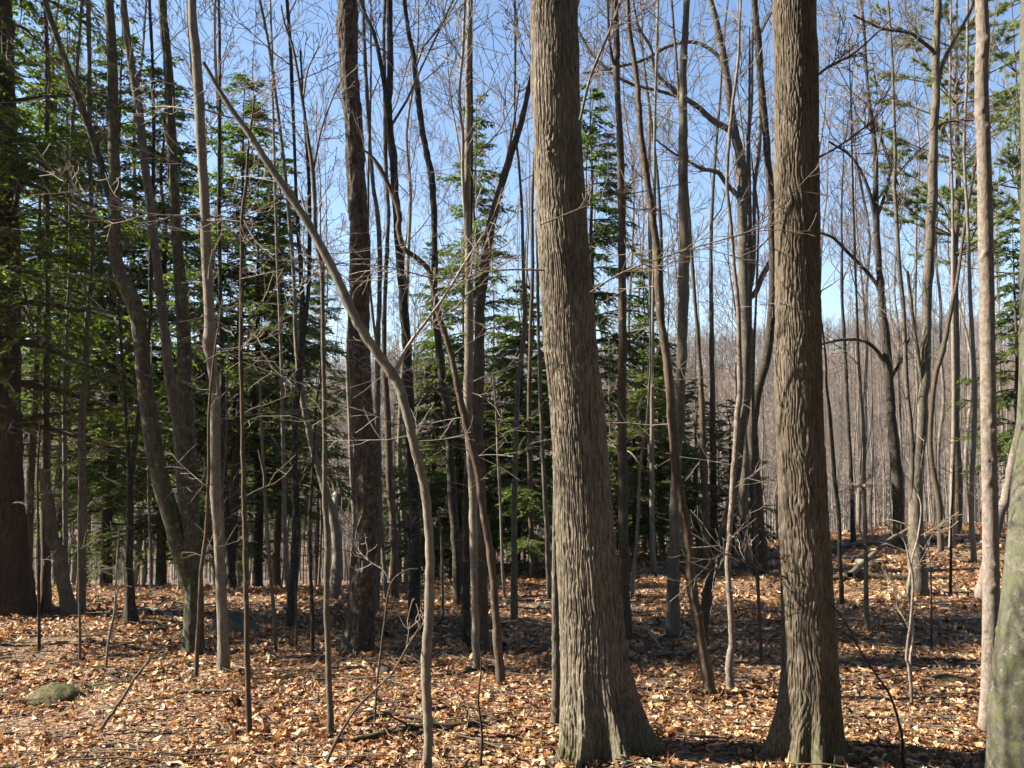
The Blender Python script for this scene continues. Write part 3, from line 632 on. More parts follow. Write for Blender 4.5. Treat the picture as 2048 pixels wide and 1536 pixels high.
def whip(label, pts, mt='pale', limbs=(), tw=None, seed=0):
    return tree(label, pts, mt, sap=True, name='sapling', cat='sapling', limbs=limbs, twigs=tw, seed=seed)
whip("pale whip sapling splitting low into two wavy stems, between the knobbed tree and net-barked trunk",
     [(1766, 1045, 2), (1806, 1078, 3), (1818, 1118, 4), (1826, 1168, 5), (1821, 1243, 5), (1813, 1313, 6), (1818, 1333, 6), (1824, 1411, 7)], 'pink',
     [[(1822, 1345, 5), (1824, 1318, 5), (1836, 1268, 5), (1834, 1193, 5), (1846, 1128, 4), (1866, 1083, 4), (1881, 1018, 3), (1872, 975, 2)]], (.6, 1.1, 4, .25))
whip("dark arching whip curving up left from the bottom edge toward the net-barked trunk",
     [(1600, 1165, 2), (1641, 1188, 3), (1686, 1238, 3), (1720, 1300, 4), (1751, 1348, 4), (1781, 1393, 5), (1803, 1468, 5), (1806, 1536, 7)], 'dark')
whip("very thin dark stem in the shadow band right of the whip sapling", [(1855, 1080, 2), (1862, 1158, 3), (1863, 1306, 5)], 'dark')
whip("thin dark stem on the brow right of the smooth twin tree", [(1908, 930, 3), (1903, 1040, 4), (1902, 1110, 5), (1901, 1186, 6)], 'dark', tw=(.4, 2, 4, .4))
whip("tall thin sapling with a wavy top left of the slanting sapling",
     [(510, 190, 3), (497, 290, 5), (492, 370, 6), (484, 430, 6), (483, 520, 6), (482, 620, 7), (482, 720, 8), (485, 850, 8), (487, 960, 9), (490, 1060, 9), (492, 1160, 10), (494, 1260, 10), (497, 1400, 11), (498, 1475, 13)], 'brown', tw=(.8, 3.6, 12, .6))
whip("straight thin sapling close left of the dark flaky trunk, reaching into the sky",
     [(562, 10, 3), (570, 50, 4), (587, 100, 5), (602, 185, 6), (612, 250, 6), (626, 350, 8), (632, 475, 8), (644, 550, 8), (647, 720, 8), (648, 768, 8), (650, 900, 9), (650, 1000, 10), (655, 1080, 11), (653, 1200, 11), (657, 1330, 11), (661, 1470, 13)], 'grey',
     [[(626, 345, 5), (640, 250, 4), (662, 170, 3), (676, 120, 2)], [(606, 200, 5), (604, 120, 4), (612, 40, 3)], [(633, 500, 4), (605, 420, 4), (575, 350, 3)]], (1.4, 4, 14, .7))
whip("thin sapling leaning right beside the foot of the pale knotted tree",
     [(445, 600, 2), (430, 700, 4), (418, 820, 5), (417, 950, 6), (412, 1060, 7), (403, 1140, 8), (398, 1230, 8), (392, 1360, 9)], 'brown', tw=(.8, 3, 7, .5))
whip("crooked little sapling on the left, left of the snapped stick",
     [(238, 1060, 2), (235, 1118, 4), (232, 1168, 4), (230, 1218, 5), (217, 1283, 5), (211, 1350, 6)], 'pale', tw=(.5, 1.2, 4, .3))
whip("thin straight sapling nearest the left edge in front of the hemlock's foot",
     [(80, 850, 3), (75, 968, 4), (77, 1118, 5), (78, 1306, 7)], 'dark', tw=(.6, 2, 4, .3))
whip("thin sapling standing in front of the pale-edged tree at far left",
     [(160, 900, 3), (158, 1000, 4), (158, 1118, 5), (159, 1220, 5), (160, 1324, 6)], 'grey', tw=(.5, 2, 6, .5))
whip("small forked sapling in front of the dark flaky trunk's right foot",
     [(836, 1138, 2), (812, 1141, 3), (782, 1168, 4), (769, 1243, 4), (760, 1318, 4), (754, 1368, 4), (749, 1452, 5)], 'brown',
     [[(783, 1168, 3), (762, 1143, 3), (735, 1135, 2.5), (712, 1124, 2)]])
whip("slanting whip rising right from the bottom edge below the dark flaky trunk",
     [(842, 1245, 2), (837, 1258, 3), (812, 1298, 3), (787, 1343, 4), (757, 1373, 4), (712, 1418, 5), (672, 1483, 6), (650, 1538, 7)], 'brown', [[(812, 1300, 3), (812, 1280, 2), (808, 1268, 1.5)]])
whip("short dark whip at the bottom edge between the slanting sapling and thickest trunk",
     [(962, 1310, 2), (962, 1343, 3), (957, 1403, 4), (964, 1468, 5), (961, 1537, 6)], 'dark')
whip("yellowish slim sapling right of the thickest trunk, wandering between the bowed and straight trees",
     [(1301, 330, 2), (1297, 425, 3), (1299, 550, 4), (1301, 700, 4), (1299, 768, 5), (1294, 843, 5), (1281, 928, 5), (1274, 1068, 6), (1269, 1118, 6), (1264, 1197, 7)], 'pale',
     [[(1292, 850, 4), (1270, 830, 3), (1258, 815, 2)], [(1281, 930, 3), (1262, 905, 3), (1240, 900, 2), (1230, 890, 1.5)]], (1, 4, 6, .6))
whip("thin dark sapling standing alone in the sun left of the pale-edged poles, lower left middle",
     [(520, 760, 4), (522, 818, 5), (529, 968, 6), (537, 1093, 7), (547, 1218, 7), (552, 1306, 7)], 'grey', tw=(1, 3, 6, .5))
whip("thin dark sapling left of the straight one that stands by the dark flaky trunk",
     [(640, 768, 5), (632, 818, 5), (624, 968, 6), (619, 1068, 8), (622, 1150, 7), (624, 1218, 7), (625, 1310, 8)], 'dark', tw=(1, 3, 5, .5))
whip("short whip just left of the thin dark saplings' feet", [(590, 1160, 3), (593, 1220, 4), (592, 1300, 5)], 'brown')
whip("slim pale sapling in the sun between the S-curved tree and the thickest trunk",
     [(985, 740, 3), (992, 820, 4), (996, 918, 5), (1001, 1018, 5), (1004, 1118, 5), (1009, 1196, 6)], 'pale', tw=(1, 3.5, 8, .6))
whip("pale twiggy sapling between the slanting sapling and the wavy dark tree", [(876, 1020, 3), (882, 1068, 4), (884, 1118, 5), (886, 1232, 6)], 'grey', tw=(.5, 1.8, 7, .45))
# --- the further ring of traced trees
tree("pale-edged straight tree near the left edge, second upright from the hemlock",
     [(185, 480, 9), (175, 650, 11), (170, 768, 12), (163, 868, 14), (165, 993, 16), (164, 1118, 16), (163, 1228, 18)], 'grey', ext=13, cr=(6, 2, 12, 2))
tree("slim light tree left of the pale-edged straight tree", [(140, 500, 6), (135, 650, 7), (129, 768, 8), (129, 818, 8), (130, 968, 9), (131, 1078, 10), (130, 1200, 12)], 'pale', ext=12, cr=(5, 1.8, 10, 2))
tree("snapped crooked dead trunk with a broken pale top near the left edge",
     [(86, 938, 19), (91, 975, 20), (97, 1018, 22), (104, 1078, 26), (118, 1100, 28), (122, 1143, 26), (134, 1193, 26), (140, 1233, 32)], 'dead', fn=b_rough(81, 12, 9, .02, .03), nth=40, name='dead_trunk', cat='dead trunk')
tree("upright brown tree directly behind the snapped dead trunk", [(95, 500, 9), (93, 768, 13), (92, 968, 16), (92, 1118, 18), (92, 1215, 21)], 'brown', ext=13, cr=(6, 2, 10, 2))
tree("dark tree with a wide shadowy foot left of the mossy two-stemmed tree",
     [(300, 640, 6), (290, 740, 7), (282, 793, 8), (272, 868, 9), (262, 943, 12), (260, 1018, 13), (258, 1118, 15), (260, 1193, 18), (264, 1248, 27)], 'dark', ext=11, cr=(5, 1.8, 10, 2), limbs=[[(260, 960, 9), (257, 893, 8), (250, 768, 7), (244, 640, 5), (240, 520, 3)]], fn=b_rough(83, 10, 8, .006, .08, .12), nth=36)
tree("dark trunk leaning behind the pale knotted tree on its right",
     [(440, 560, 7), (443, 680, 8), (445, 768, 10), (447, 918, 12), (455, 1043, 13), (462, 1143, 15), (465, 1178, 19)], 'dark', ext=12, cr=(5, 2, 10, 2))
tree("dark tree forking at eye height left of the dark flaky trunk",
     [(590, 330, 6), (594, 425, 8), (602, 550, 9), (607, 650, 11), (601, 725, 13), (592, 820, 12), (589, 918, 12), (592, 1018, 15), (589, 1118, 16), (584, 1193, 17), (580, 1256, 20)], 'dark', ext=12, cr=(5, 2, 12, 2), limbs=[[(606, 680, 9), (617, 575, 8), (619, 450, 8), (617, 350, 7), (608, 230, 5), (600, 100, 4)]])
tree("slim light-edged pole left of the dark forking tree", [(556, 560, 5), (562, 700, 6), (564, 793, 7), (567, 918, 8), (570, 1068, 9), (575, 1173, 11)], 'pale', ext=12, cr=(5, 1.8, 10, 2))
tree("pale-footed tree bent like a bow, just left of the dark flaky trunk",
     [(588, 560, 7), (592, 680, 9), (604, 793, 11), (619, 868, 12), (634, 928, 13), (652, 985, 15), (667, 1030, 17), (674, 1090, 18), (674, 1143, 19), (669, 1195, 24)], 'pale', ext=11, cr=(6, 1.8, 8, 2), name='crooked_tree', cat='crooked tree', limbs=[[(668, 1035, 15), (664, 1005, 13), (661, 990, 10)]])
tree("lit upright tree between the yellowish sapling and the bowed slender tree, at the brow", [(1306, 600, 6), (1304, 750, 7), (1304, 843, 8), (1304, 968, 9), (1305, 1068, 10), (1308, 1150, 13)], 'pale', ext=13, cr=(6, 2, 12, 2))
tree("dark upright trunk right behind the lit one at the brow", [(1322, 600, 7), (1320, 768, 8), (1319, 968, 10), (1320, 1106, 12)], 'dark', ext=13, cr=(6, 2, 12, 2))
tree("twin-looking brown trunk, left one of two behind the slanting brown trunk", [(1384, 520, 7), (1396, 680, 8), (1401, 768, 10), (1406, 868, 12), (1411, 1018, 13), (1412, 1150, 15)], 'brown', ext=12, cr=(6, 2, 12, 2))
tree("twin-looking brown trunk, right one of two behind the slanting brown trunk", [(1422, 560, 7), (1425, 768, 10), (1427, 968, 12), (1429, 1118, 14)], 'brown', ext=12, cr=(6, 2, 12, 2))
tree("slim shaded tree just left of the warty sapling", [(1075, 560, 6), (1080, 768, 7), (1086, 918, 8), (1094, 1068, 9), (1099, 1200, 11)], 'grey', ext=12, cr=(5, 1.8, 10, 2))
tree("brown pole with sunlit foot left of the warty sapling", [(1060, 700, 7), (1058, 868, 9), (1061, 1000, 10), (1064, 1158, 12)], 'brown', ext=12, cr=(5, 1.8, 10, 2))
tree("pinkish upright stem just right of the smooth twin tree, behind the brow", [(1905, 400, 5), (1906, 600, 7), (1908, 800, 8), (1905, 960, 9), (1903, 1098, 11)], 'pink', ext=13, cr=(6, 2, 10, 2))

# ------------------------------------------------------------------ conifers
def conifer_mesh(rnd, H, R, z0, nb, nbl, ncard, csz, rt, droop=.12, taper=.85, name='hem', dead=0):
    """stem tube, bough tubes and needle sprays of a hemlock round the origin"""
    TT, BB = Tubes(), Tubes(); ns = 14
    cx = np.array([rnd.gauss(0, .03) for _ in range(ns)]).cumsum(); cy = np.array([rnd.gauss(0, .03) for _ in range(ns)]).cumsum()
    zs = np.linspace(-.15, H, ns); stem = np.stack([cx-cx[0], cy-cy[0], zs, np.maximum(.008, rt*(1-zs/H)**.8)], 1)
    stem[0, 3] = rt*1.25; Ss = spline(stem, 3); TT.add(Ss[:, :3], Ss[:, 3], 12)
    A0, D0, S0, W0 = [], [], [], []
    nr = np.random.default_rng(rnd.randrange(10**6))
    for k in range(nb+dead):
        dd = k >= nb
        z = (z0*.35+(z0*.9)*rnd.random()) if dd else z0+(H*.99-z0)*((k+rnd.random())/nb)**.92
        t = np.clip((z-z0)/(H-z0), 0, 1); L = R*((1-t)**taper)*rnd.uniform(.55, 1.1)+.15
        if dd: L = R*rnd.uniform(.3, .9)
        az = rnd.uniform(0, 6.283); i = int(np.clip(np.searchsorted(Ss[:, 2], z), 1, len(Ss)-1)); p = Ss[i, :3].copy()
        n_ = 7; pts = [p]; el = rnd.uniform(-.15, .4)+.35*t; d2 = np.array([math.cos(az), math.sin(az)])
        for j in range(1, n_):
            el -= droop*rnd.uniform(.3, 1.3); d2 = d2+np.array([rnd.gauss(0, .06), rnd.gauss(0, .06)]); d2 /= np.linalg.norm(d2)
            pts.append(pts[-1]+np.array([d2[0]*math.cos(el), d2[1]*math.cos(el), math.sin(el)])*L/(n_-1))
        pts = np.array(pts); r0 = min(.012*L+.004, Ss[i, 3]*.6)
        BB.add(pts, np.linspace(r0, .003, n_), 4)
        if dd:
            for _ in range(4): grow(BB, pts[rnd.randrange(2, 6)], unit(np.array([d2[0]+rnd.gauss(0, .6), d2[1]+rnd.gauss(0, .6), rnd.gauss(0, .2)])), L*.35, .004, 1, rnd, 0, .15, 3, .002)
            continue
        m_ = max(5, int(nbl*(L/R)**.6))
        for j in range(m_):
            f = .12+.88*(j+.5)/m_; ff = f*(n_-1); ii = min(n_-2, int(ff)); q = pts[ii]+(pts[ii+1]-pts[ii])*(ff-ii)
            ax = pts[ii+1]-pts[ii]; ax /= np.linalg.norm(ax); side = np.array([-ax[1], ax[0], 0])*(1 if j % 2 else -1)
            bl = L*.42*(1.1-f*.8)*rnd.uniform(.6, 1.2)+.05; bd = unit(ax*.75+side*.8+np.array([0, 0, rnd.gauss(-.08, .28)]))
            e_ = q+bd*bl+np.array([0, 0, -rnd.uniform(.05, .45)*bl])
            BB.add([q, (q+e_)/2+np.array([0, 0, .02*bl]), e_], [.0035, .0025, .0015], 3)
            nc_ = max(4, int(ncard*(bl/(R*.42+.05))**.7))
            tt = (nr.random(nc_)*.95+.05)[:, None]; base = q+(e_-q)*tt
            sg = np.where(nr.random(nc_) < .5, 1., -1.)[:, None]; nrm = np.array([-bd[1], bd[0], 0])
            dr = bd*.7+nrm*sg*.8*(nr.random((nc_, 1))*.7+.4)+nr.normal(0, .16, (nc_, 3))-np.array([0, 0, .12])
            dr /= np.linalg.norm(dr, axis=1, keepdims=True)
            A0.append(base); D0.append(dr); S0.append(csz*nr.uniform(.6, 1.5, nc_)*(1.15-.4*tt[:, 0]))
    A0 = np.concatenate(A0); D0 = np.concatenate(D0); S0 = np.concatenate(S0)[:, None]; n = len(A0)
    up = np.array([[0, 0, 1.]])+nr.normal(0, .45, (n, 3)); sd = np.cross(D0, up); sd /= np.linalg.norm(sd, axis=1, keepdims=True)
    V = np.stack([A0, A0+D0*S0*.5+sd*S0*.19, A0+D0*S0, A0+D0*S0*.5-sd*S0*.19], 1).reshape(-1, 3)
    Fq = np.arange(4*n).reshape(n, 4)
    return TT, BB, (V, Fq)
def conifer(label, loc, rnd, name='hemlock', cat='hemlock', group=None, fm='hem', sprays=None, **k):
    TT, BB, (V, Fq) = conifer_mesh(rnd, **k); e = empty(name, loc, label, cat, group)
    TT.build('trunk', M['hembark'], e); BB.build('crown', M['hembark'], e); mk('foliage', V, Fq, M[fm], e, smooth=False)
    return e
# the big hemlock on the left edge (trunk traced)
eh, Yh, Sh_, oh = tree("big dark hemlock trunk filling the left edge, green boughs above and a spreading foot",
     [(0, -40, 40), (2, 100, 44), (6, 300, 52), (8, 500, 56), (8, 768, 60), (10, 900, 62), (12, 1000, 68), (14, 1080, 76), (16, 1150, 92), (18, 1232, 108)],
     'hembark', ext=17, fn=b_rough(91, 22, 9, .016, .06), nth=90, name='hemlock', cat='hemlock')
rnd = random.Random(5)
TT, BB, (V, Fq) = conifer_mesh(rnd, H=17, R=2.6, z0=2.3, nb=150, nbl=38, ncard=44, csz=.062, rt=.15, dead=16)
BB.build('crown', M['hembark'], eh); mk('foliage', V, Fq, M['hem'], eh, smooth=False)
p_ = np.array([-5.25, 7.7, float(ground(-5.25, 7.7))])
conifer("bright green hemlock boughs reaching in at the upper left corner before the big hemlock", p_, random.Random(33), H=7.0, R=1.7, z0=2.9, nb=58, nbl=30, ncard=40, csz=.046, rt=.06, dead=5)
def ztop(py, Y): return P(1024, py, Y)[2]
def at(px, Y):
    x = (px-1024)/F*Y; return np.array([x, Y, float(ground(x, Y))])
HEMP = []
for k, (H, R, z0, nb, dead) in enumerate(((11, 2.1, 1.2, 120, 8), (10, 1.8, 2.0, 104, 10), (6.5, 1.7, .5, 80, 2), (12, 2.1, 3.2, 112, 14))):
    HEMP.append((conifer("x", (0, 0, -50), random.Random(20+k), H=H, R=R, z0=z0, nb=nb, nbl=26, ncard=74, csz=.070, rt=.085, dead=dead, taper=.8), H))
used = set()
def hem(label, px, top, Y, v, wide=1., rz=0., group=None):
    p = at(px, Y); H = ztop(top, Y)-p[2]; o, h = HEMP[v]; s = H/h
    if v not in used:
        used.add(v); o.location = p; o.rotation_euler = (0, 0, rz); o.scale = (s*wide, s*wide, s); o["label"] = label
        if group: o["group"] = group
        return o
    return copy_tree(o, p, rz, (s*wide, s*wide, s), label, group)
G1 = "hemlocks among the bare trees"
hem("hemlock with a pointed dark crown just left of the thickest trunk, behind the paired stems", 958, 195, 17, 0, 1., .3, G1)
hem("bright green hemlock rising behind the right side of the thickest trunk", 1190, 175, 17.5, 1, 1.1, 1.2, G1)
hem("dense dark hemlock behind the pale knotted tree on the left", 462, 150, 14, 3, 1.3, 2.2, G1)
hem("low bushy hemlock filling the gap left of the thickest trunk's middle", 1030, 560, 15, 2, 1.15, .9, G1)
hem("tall hemlock near the left edge behind the big hemlock", 130, 60, 14.5, 3, 1.25, 4.2, G1)
hem("tall hemlock behind the slim leaning pale tree on the left", 220, 40, 15, 0, 1.2, 5., G1)
hem("hemlock with its tip left of the dark flaky trunk", 560, 300, 18, 1, 1.1, 3.3, G1)
hem("shaded hemlock half hidden behind the mossy two-stemmed tree", 370, 330, 19, 0, 1., 1.9, G1)
hem("smaller hemlock seen between the grey straight tree and the thickest trunk", 1285, 510, 19, 0, 1.15, 2.6, G1)
hem("low spreading hemlock right of the bowed slender tree", 1400, 760, 18.5, 2, 1.4, 3.7, G1)
hem("low hemlock low in the gap between the slanting sapling and wavy dark tree", 870, 720, 18, 2, 1.2, 5.1, G1)
hem("hemlock peeping behind the wavy dark tree's upper stem", 875, 470, 24, 0, 1.0, .2, G1)
hem("far hemlock left of the thin straight sapling by the flaky trunk", 640, 520, 26, 1, 1.1, 3.9, G1)
hem("far low hemlock behind the pale-edged pole", 520, 610, 22, 0, 1.1, 5.6, G1)
hem("green hemlock at the right edge behind the knobbed tree", 2040, 430, 15, 1, 1.1, 2.1, G1)
hem("low green hemlock boughs left of the paired stems, behind the wavy dark tree", 905, 690, 14, 2, 1.5, 1.1, G1)
hem("green hemlock just behind the left edge of the thickest trunk's lower half", 1070, 640, 13.5, 2, 1.5, 4.0, G1)
hem("green hemlock between the yellowish sapling and the bowed slender tree", 1300, 700, 15.5, 2, 1.5, 2.0, G1)
hem("low green hemlock behind the brown trunk that slants right", 1450, 800, 17, 2, 1.5, .3, G1)
hem("low far hemlock between the forked grey tree and the bowed one", 1340, 700, 27, 0, 1.2, 4.4, G1)
hem("low hemlock just right of the thickest trunk's lower half", 1265, 800, 16, 2, 1.3, 1.5, G1)
hem("far hemlock left of the pale-edged straight tree", 180, 420, 23, 1, 1.1, 2.9, G1)
hem("far small hemlock between the paired stems and the burled trunk", 800, 790, 26, 0, 1.3, 3.1, G1)

GB2 = "unseen hemlocks added around the viewpoint to block light"  # out-of-view trees, added to cut the sky light reaching the trunks
for k, (x, y, v, sc) in enumerate(((-7, -3, 0, 1.3), (-3.5, -6, 3, 1.4), (0, -4.5, 1, 1.4), (3.5, -6, 0, 1.4), (6, -2.5, 3, 1.2), (9, 1.5, 0, 1.2), (-11, -6, 1, 1.5), (10.5, -5, 3, 1.5), (1.5, -9, 3, 1.6), (-6, -10, 0, 1.6), (11, 5.5, 1, 1.3), (-2, -2.6, 3, 1.1), (3, -2.4, 3, 1.0))):
    copy_tree(HEMP[v][0], (x, y, float(ground(x, y))), k*1.3, (sc*1.2, sc*1.2, sc), "unseen hemlock added behind or beside the viewpoint to darken the ambient light", GB2)
copy_tree(HEMP[3][0], (-7.0, 9.15, float(ground(-7.0, 9.15))), 2.2, (.78, .78, 1.25), "unseen hemlock added behind or beside the viewpoint to darken the ambient light", GB2)  # added out of view, stretched tall to throw shade across the middle ground
hem("broad hemlock boughs between the big hemlock and the snapped dead trunk", 60, 120, 12, 3, 1.1, 3.4, G1)
hem("hemlock showing between the slim leaning pale tree and the pale knotted tree", 330, 120, 15, 0, 1.2, .8, G1)
hem("hemlock just right of the pale knotted tree, dark and full", 520, 330, 15.5, 1, 1.3, 2.5, G1)
def pine(label, px, top, Y, rnd):
    p = at(px, Y); H = ztop(top, Y)-p[2]; e = empty("pine_tree", p, label, "pine", None)
    T, B = Tubes(), Tubes(); zs = np.linspace(-.2, H, 12)
    Ss = spline(np.stack([np.cumsum([rnd.gauss(0, .04) for _ in zs]), np.cumsum([rnd.gauss(0, .04) for _ in zs]), zs, np.maximum(.01, .12*(1-zs/H*.97))], 1), 3)
    T.add(Ss[:, :3], Ss[:, 3], 12); T.build('trunk', M['brown'], e)
    A, D, nr = [], [], np.random.default_rng(9); z = H*.42
    while z < H-.3:
        t = (z-H*.3)/(H*.7)
        for k in range(rnd.randrange(4, 7)):
            az = rnd.uniform(0, 6.28); L = 2.5*(1-t)**.5*rnd.uniform(.5, 1.1)+.3; i = int(np.clip(np.searchsorted(Ss[:, 2], z), 1, len(Ss)-1))
            pts = [Ss[i, :3].copy()]; el = rnd.uniform(.05, .3)
            for j in range(6):
                el += .07; az += rnd.gauss(0, .1); pts.append(pts[-1]+np.array([math.cos(az)*math.cos(el), math.sin(az)*math.cos(el), math.sin(el)])*L/6)
            B.add(pts, np.linspace(.022, .006, 7), 4)
            for j in range(int(13*L/2)):
                f = rnd.uniform(.42, 1)*5.99; q = pts[int(f)]+(pts[int(f)+1]-pts[int(f)])*(f-int(f)); a2 = az+rnd.uniform(-1.1, 1.1); l2 = rnd.uniform(.15, .6)*L/2.2
                q2 = q+np.array([math.cos(a2), math.sin(a2), rnd.uniform(0, .5)])*l2; B.add([q, (q+q2)/2, q2], [.005, .004, .003], 3)
                for _ in range(8):
                    c = q+(q2-q)*rnd.uniform(.45, 1.08); nn = 16
                    dr = nr.normal(0, .6, (nn, 3))+unit(q2-q)*.7+np.array([0, 0, .3]); dr /= np.linalg.norm(dr, axis=1, keepdims=True)
                    A.append(np.repeat(c[None], nn, 0)); D.append(dr*nr.uniform(.07, .13, (nn, 1)))
        z += rnd.uniform(.45, .85)
    A = np.concatenate(A); D = np.concatenate(D); n = len(A); sd = np.cross(D, nr.normal(0, 1, (n, 3))); sd /= np.linalg.norm(sd, axis=1, keepdims=True)
    w_ = .0075
    V = np.stack([A-sd*w_, A+sd*w_, A+D], 1).reshape(-1, 3)
    B.build('crown', M['brown'], e); mk('foliage', V, np.arange(3*n).reshape(n, 3), M['pine'], e, smooth=False)
    return e
pine("tall white pine with layered yellow-green tufts at the upper right", 1905, -150, 19, random.Random(3))
pine("second pine mostly cut off at the right edge, bluish tufts", 2040, -60, 24, random.Random(8))

# ------------------------------------------------------------------ bare trees beyond the brow
PROTO = []
for k in range(9):
    rnd = random.Random(100+k); H = 15; zs = np.linspace(-.4, H, 12); lean = rnd.gauss(0, .02)
    cx = np.cumsum([rnd.gauss(lean, .085) for _ in zs]); cy = np.cumsum([rnd.gauss(0, .085) for _ in zs]); r0 = rnd.uniform(.038, .075)
    Ss = spline(np.stack([cx-cx[0], cy-cy[0], zs, np.maximum(.010, r0*(1-np.clip(zs, 0, H)/H*.92))], 1), 3)
    e = empty("bare_tree", (0, 0, -80), "x", "bare tree")
    T = Tubes(); T.add(Ss[:, :3], Ss[:, 3], 8); T.build("trunk", M['far'], e)
    T = Tubes(); zc = rnd.uniform(3.5, 7); crown(T, Ss, zc, H-.2, rnd.uniform(1.8, 2.9), rnd, 15, 3, 5, (22, 55), .42, .0034, .16)
    crown(T, Ss, 1.5, zc, 1.0, rnd, 7, 1, 4, (50, 85), .2, .004, .02)
    T.build("crown", M['twig'], e); PROTO.append(e)
rnd = random.Random(77); cnt = 0; usedp = set()
GB = "slim bare trees crowding the slope beyond the brow"
LB = "slim bare grey tree, one of the crowd of bare trees beyond the brow"
def put(px, Y, sc, i):
    global cnt
    p = at(px, Y); r = rnd.uniform(0, 6.28); s = (sc*rnd.uniform(.8, 1.3),)*2+(sc,)
    if i in usedp: copy_tree(PROTO[i], p, r, s, LB, GB)
    else:
        usedp.add(i); o = PROTO[i]; o.location = p; o.rotation_euler = (0, 0, r); o.scale = s; o["label"] = LB; o["group"] = GB
    cnt += 1
n_bg = 285
for k in range(n_bg):
    f = (k+.5)/n_bg
    Y = 19 + 72*f**1.1 + rnd.uniform(-1, 1); px = (k*0.61803398875 % 1)*2300-126+rnd.uniform(-25, 25)
    yb = 12+10.5*float(sstep(-.12, .42, (px-1024)/F)); Y = max(Y, yb+2+rnd.random()*5)
    put(px, Y, rnd.uniform(.75, 1.2), k % 9)
# thin understory poles behind the brow
PS = []
for k in range(4):
    r2 = random.Random(300+k); zs = np.linspace(-.2, 6, 9); cx = np.cumsum([r2.gauss(0, .05) for _ in zs]); cy = np.cumsum([r2.gauss(0, .05) for _ in zs])
    Ss = spline(np.stack([cx-cx[0], cy-cy[0], zs, np.maximum(.004, .022*(1-np.clip(zs, 0, 6)/6*.9))], 1), 3)
    e = empty("sapling", (0, 0, -80), "x", "sapling"); T = Tubes(); T.add(Ss[:, :3], Ss[:, 3], 6); T.build("stem", M['pale'] if k % 2 else M['grey'], e)
    T = Tubes(); crown(T, Ss, .8, 5.8, 1.1, r2, 16, 1, 5, (40, 80), .3, .003, .04); T.build("crown", M['twig_pale'], e); PS.append(e)
LS = "thin bare sapling, one of many between the trunks near the brow"; GS = "thin saplings near the brow"
for k in range(190):
    Y = rnd.uniform(10.5, 44); px = (k*.754877 % 1)*2200-70; yb = 11+9*float(sstep(-.12, .42, (px-1024)/F)); Y = max(Y, yb+rnd.uniform(-1, 3)) if Y < yb else Y
    p = at(px, Y); s = rnd.uniform(.6, 1.15); i = k % 4; r = rnd.uniform(0, 6.28)
    if k < 4: PS[i].location = p; PS[i].rotation_euler = (0, 0, r); PS[i].scale = (s, s, s); PS[i]["label"] = LS; PS[i]["group"] = GS
    else: copy_tree(PS[i], p, r, (s, s, s), LS, GS)

# far wood on the valley side and ridge: one mass
def far_wood():
    T = Tubes(); r = random.Random(4)
    for k in range(8000):
        Y = 80+260*r.random()**.8; x = r.uniform(-.66, .66)*Y; z = float(ground(x, Y)); h = r.uniform(9, 15)
        w_ = r.uniform(.05, .11)
        T.add([(x, Y, z-.3), (x+r.gauss(0, .2), Y, z+h*.5), (x+r.gauss(0, .5), Y, z+h)], [w_*1.2, w_, .025], 3)
        for j in range(9):
            f = r.uniform(.3, .95); a = r.uniform(0, 6.28); L = h*.26*(1.1-f*.6); b0 = np.array([x, Y, z+h*f])
            e1 = b0+np.array([math.cos(a)*L*.5, math.sin(a)*L*.5, L*.5]); e2 = e1+np.array([math.cos(a)*L*.3+r.gauss(0, .2), math.sin(a)*L*.3, L*.55])
            T.add([b0, e1, e2], [.045, .035, .02], 3)
    o = T.build("far_wood", M['farwood']); tag(o, "far bare wood covering the opposite hillside", kind="stuff"); o["category"] = "wood"
far_wood()

# ------------------------------------------------------------------ rocks, mounds, fallen wood
def rock(label, px, py, w_, h_, mt='rock', name='rock', cat='rock', seed=1, flat=.6):
    p = hit(px, py); Y = p[1]; R = w_*.5*Y/F; hh = h_*Y/F
    th = np.linspace(0, 2*np.pi, 40, endpoint=False); ph = np.linspace(0, np.pi, 24)
    PH, TH = np.meshgrid(ph, th, indexing='ij')
    D = np.stack([np.sin(PH)*np.cos(TH), np.sin(PH)*np.sin(TH), np.cos(PH)], -1)
    nr = np.random.default_rng(seed); q = np.ones_like(PH)
    for k in range(9):                                   # planes cut the lump into facets
        v = nr.normal(0, 1, 3); v /= np.linalg.norm(v); c = nr.uniform(.68, .95); dd = D@v; q = np.minimum(q, np.where(dd > .05, c/np.maximum(dd, .05), 9))
    q = q*(1+.05*(vnoise(_N1, TH*4+seed, PH*5)-.5)); 
    V = D*q[..., None]*np.array([R, R*.75, hh]); V[..., 2] -= hh*.4; V = V*(1+.07*(vnoise(_N2, TH*7+seed, PH*9)-.5))[..., None]
    n_, m_ = PH.shape; i = np.arange(n_-1)[:, None]*m_; j = np.arange(m_)[None]; j2 = (j+1) % m_
    F4 = np.stack([i+j, i+m_+j, i+m_+j2, i+j2], -1).reshape(-1, 4)
    o = mk(name, V.reshape(-1, 3), F4, M[mt]); o.location = (p[0], p[1]+R*.5, float(ground(p[0], p[1]+R*.5))); tag(o, label, cat); return o
rock("large dark grey boulder behind the foot of the pale knotted tree", 460, 1268, 125, 80, seed=3)
rock("small rounded grey stone in front of the dark flaky trunk", 765, 1348, 44, 24, seed=5)
rock("flat grey stone in the shade left of the thickest trunk", 1085, 1218, 46, 20, seed=6)
rock("mossy half-buried rock right of the whip sapling", 1905, 1368, 90, 26, 'moss', 'mossy_rock', 'mossy rock', 7)
rock("mossy stump mound in the lower left corner", 95, 1410, 135, 58, 'moss', 'mossy_mound', 'mound', 8)
rock("low mossy patch of rotten wood right of the mossy mound", 190, 1385, 90, 14, 'moss', 'mossy_mound', 'mound', 9)
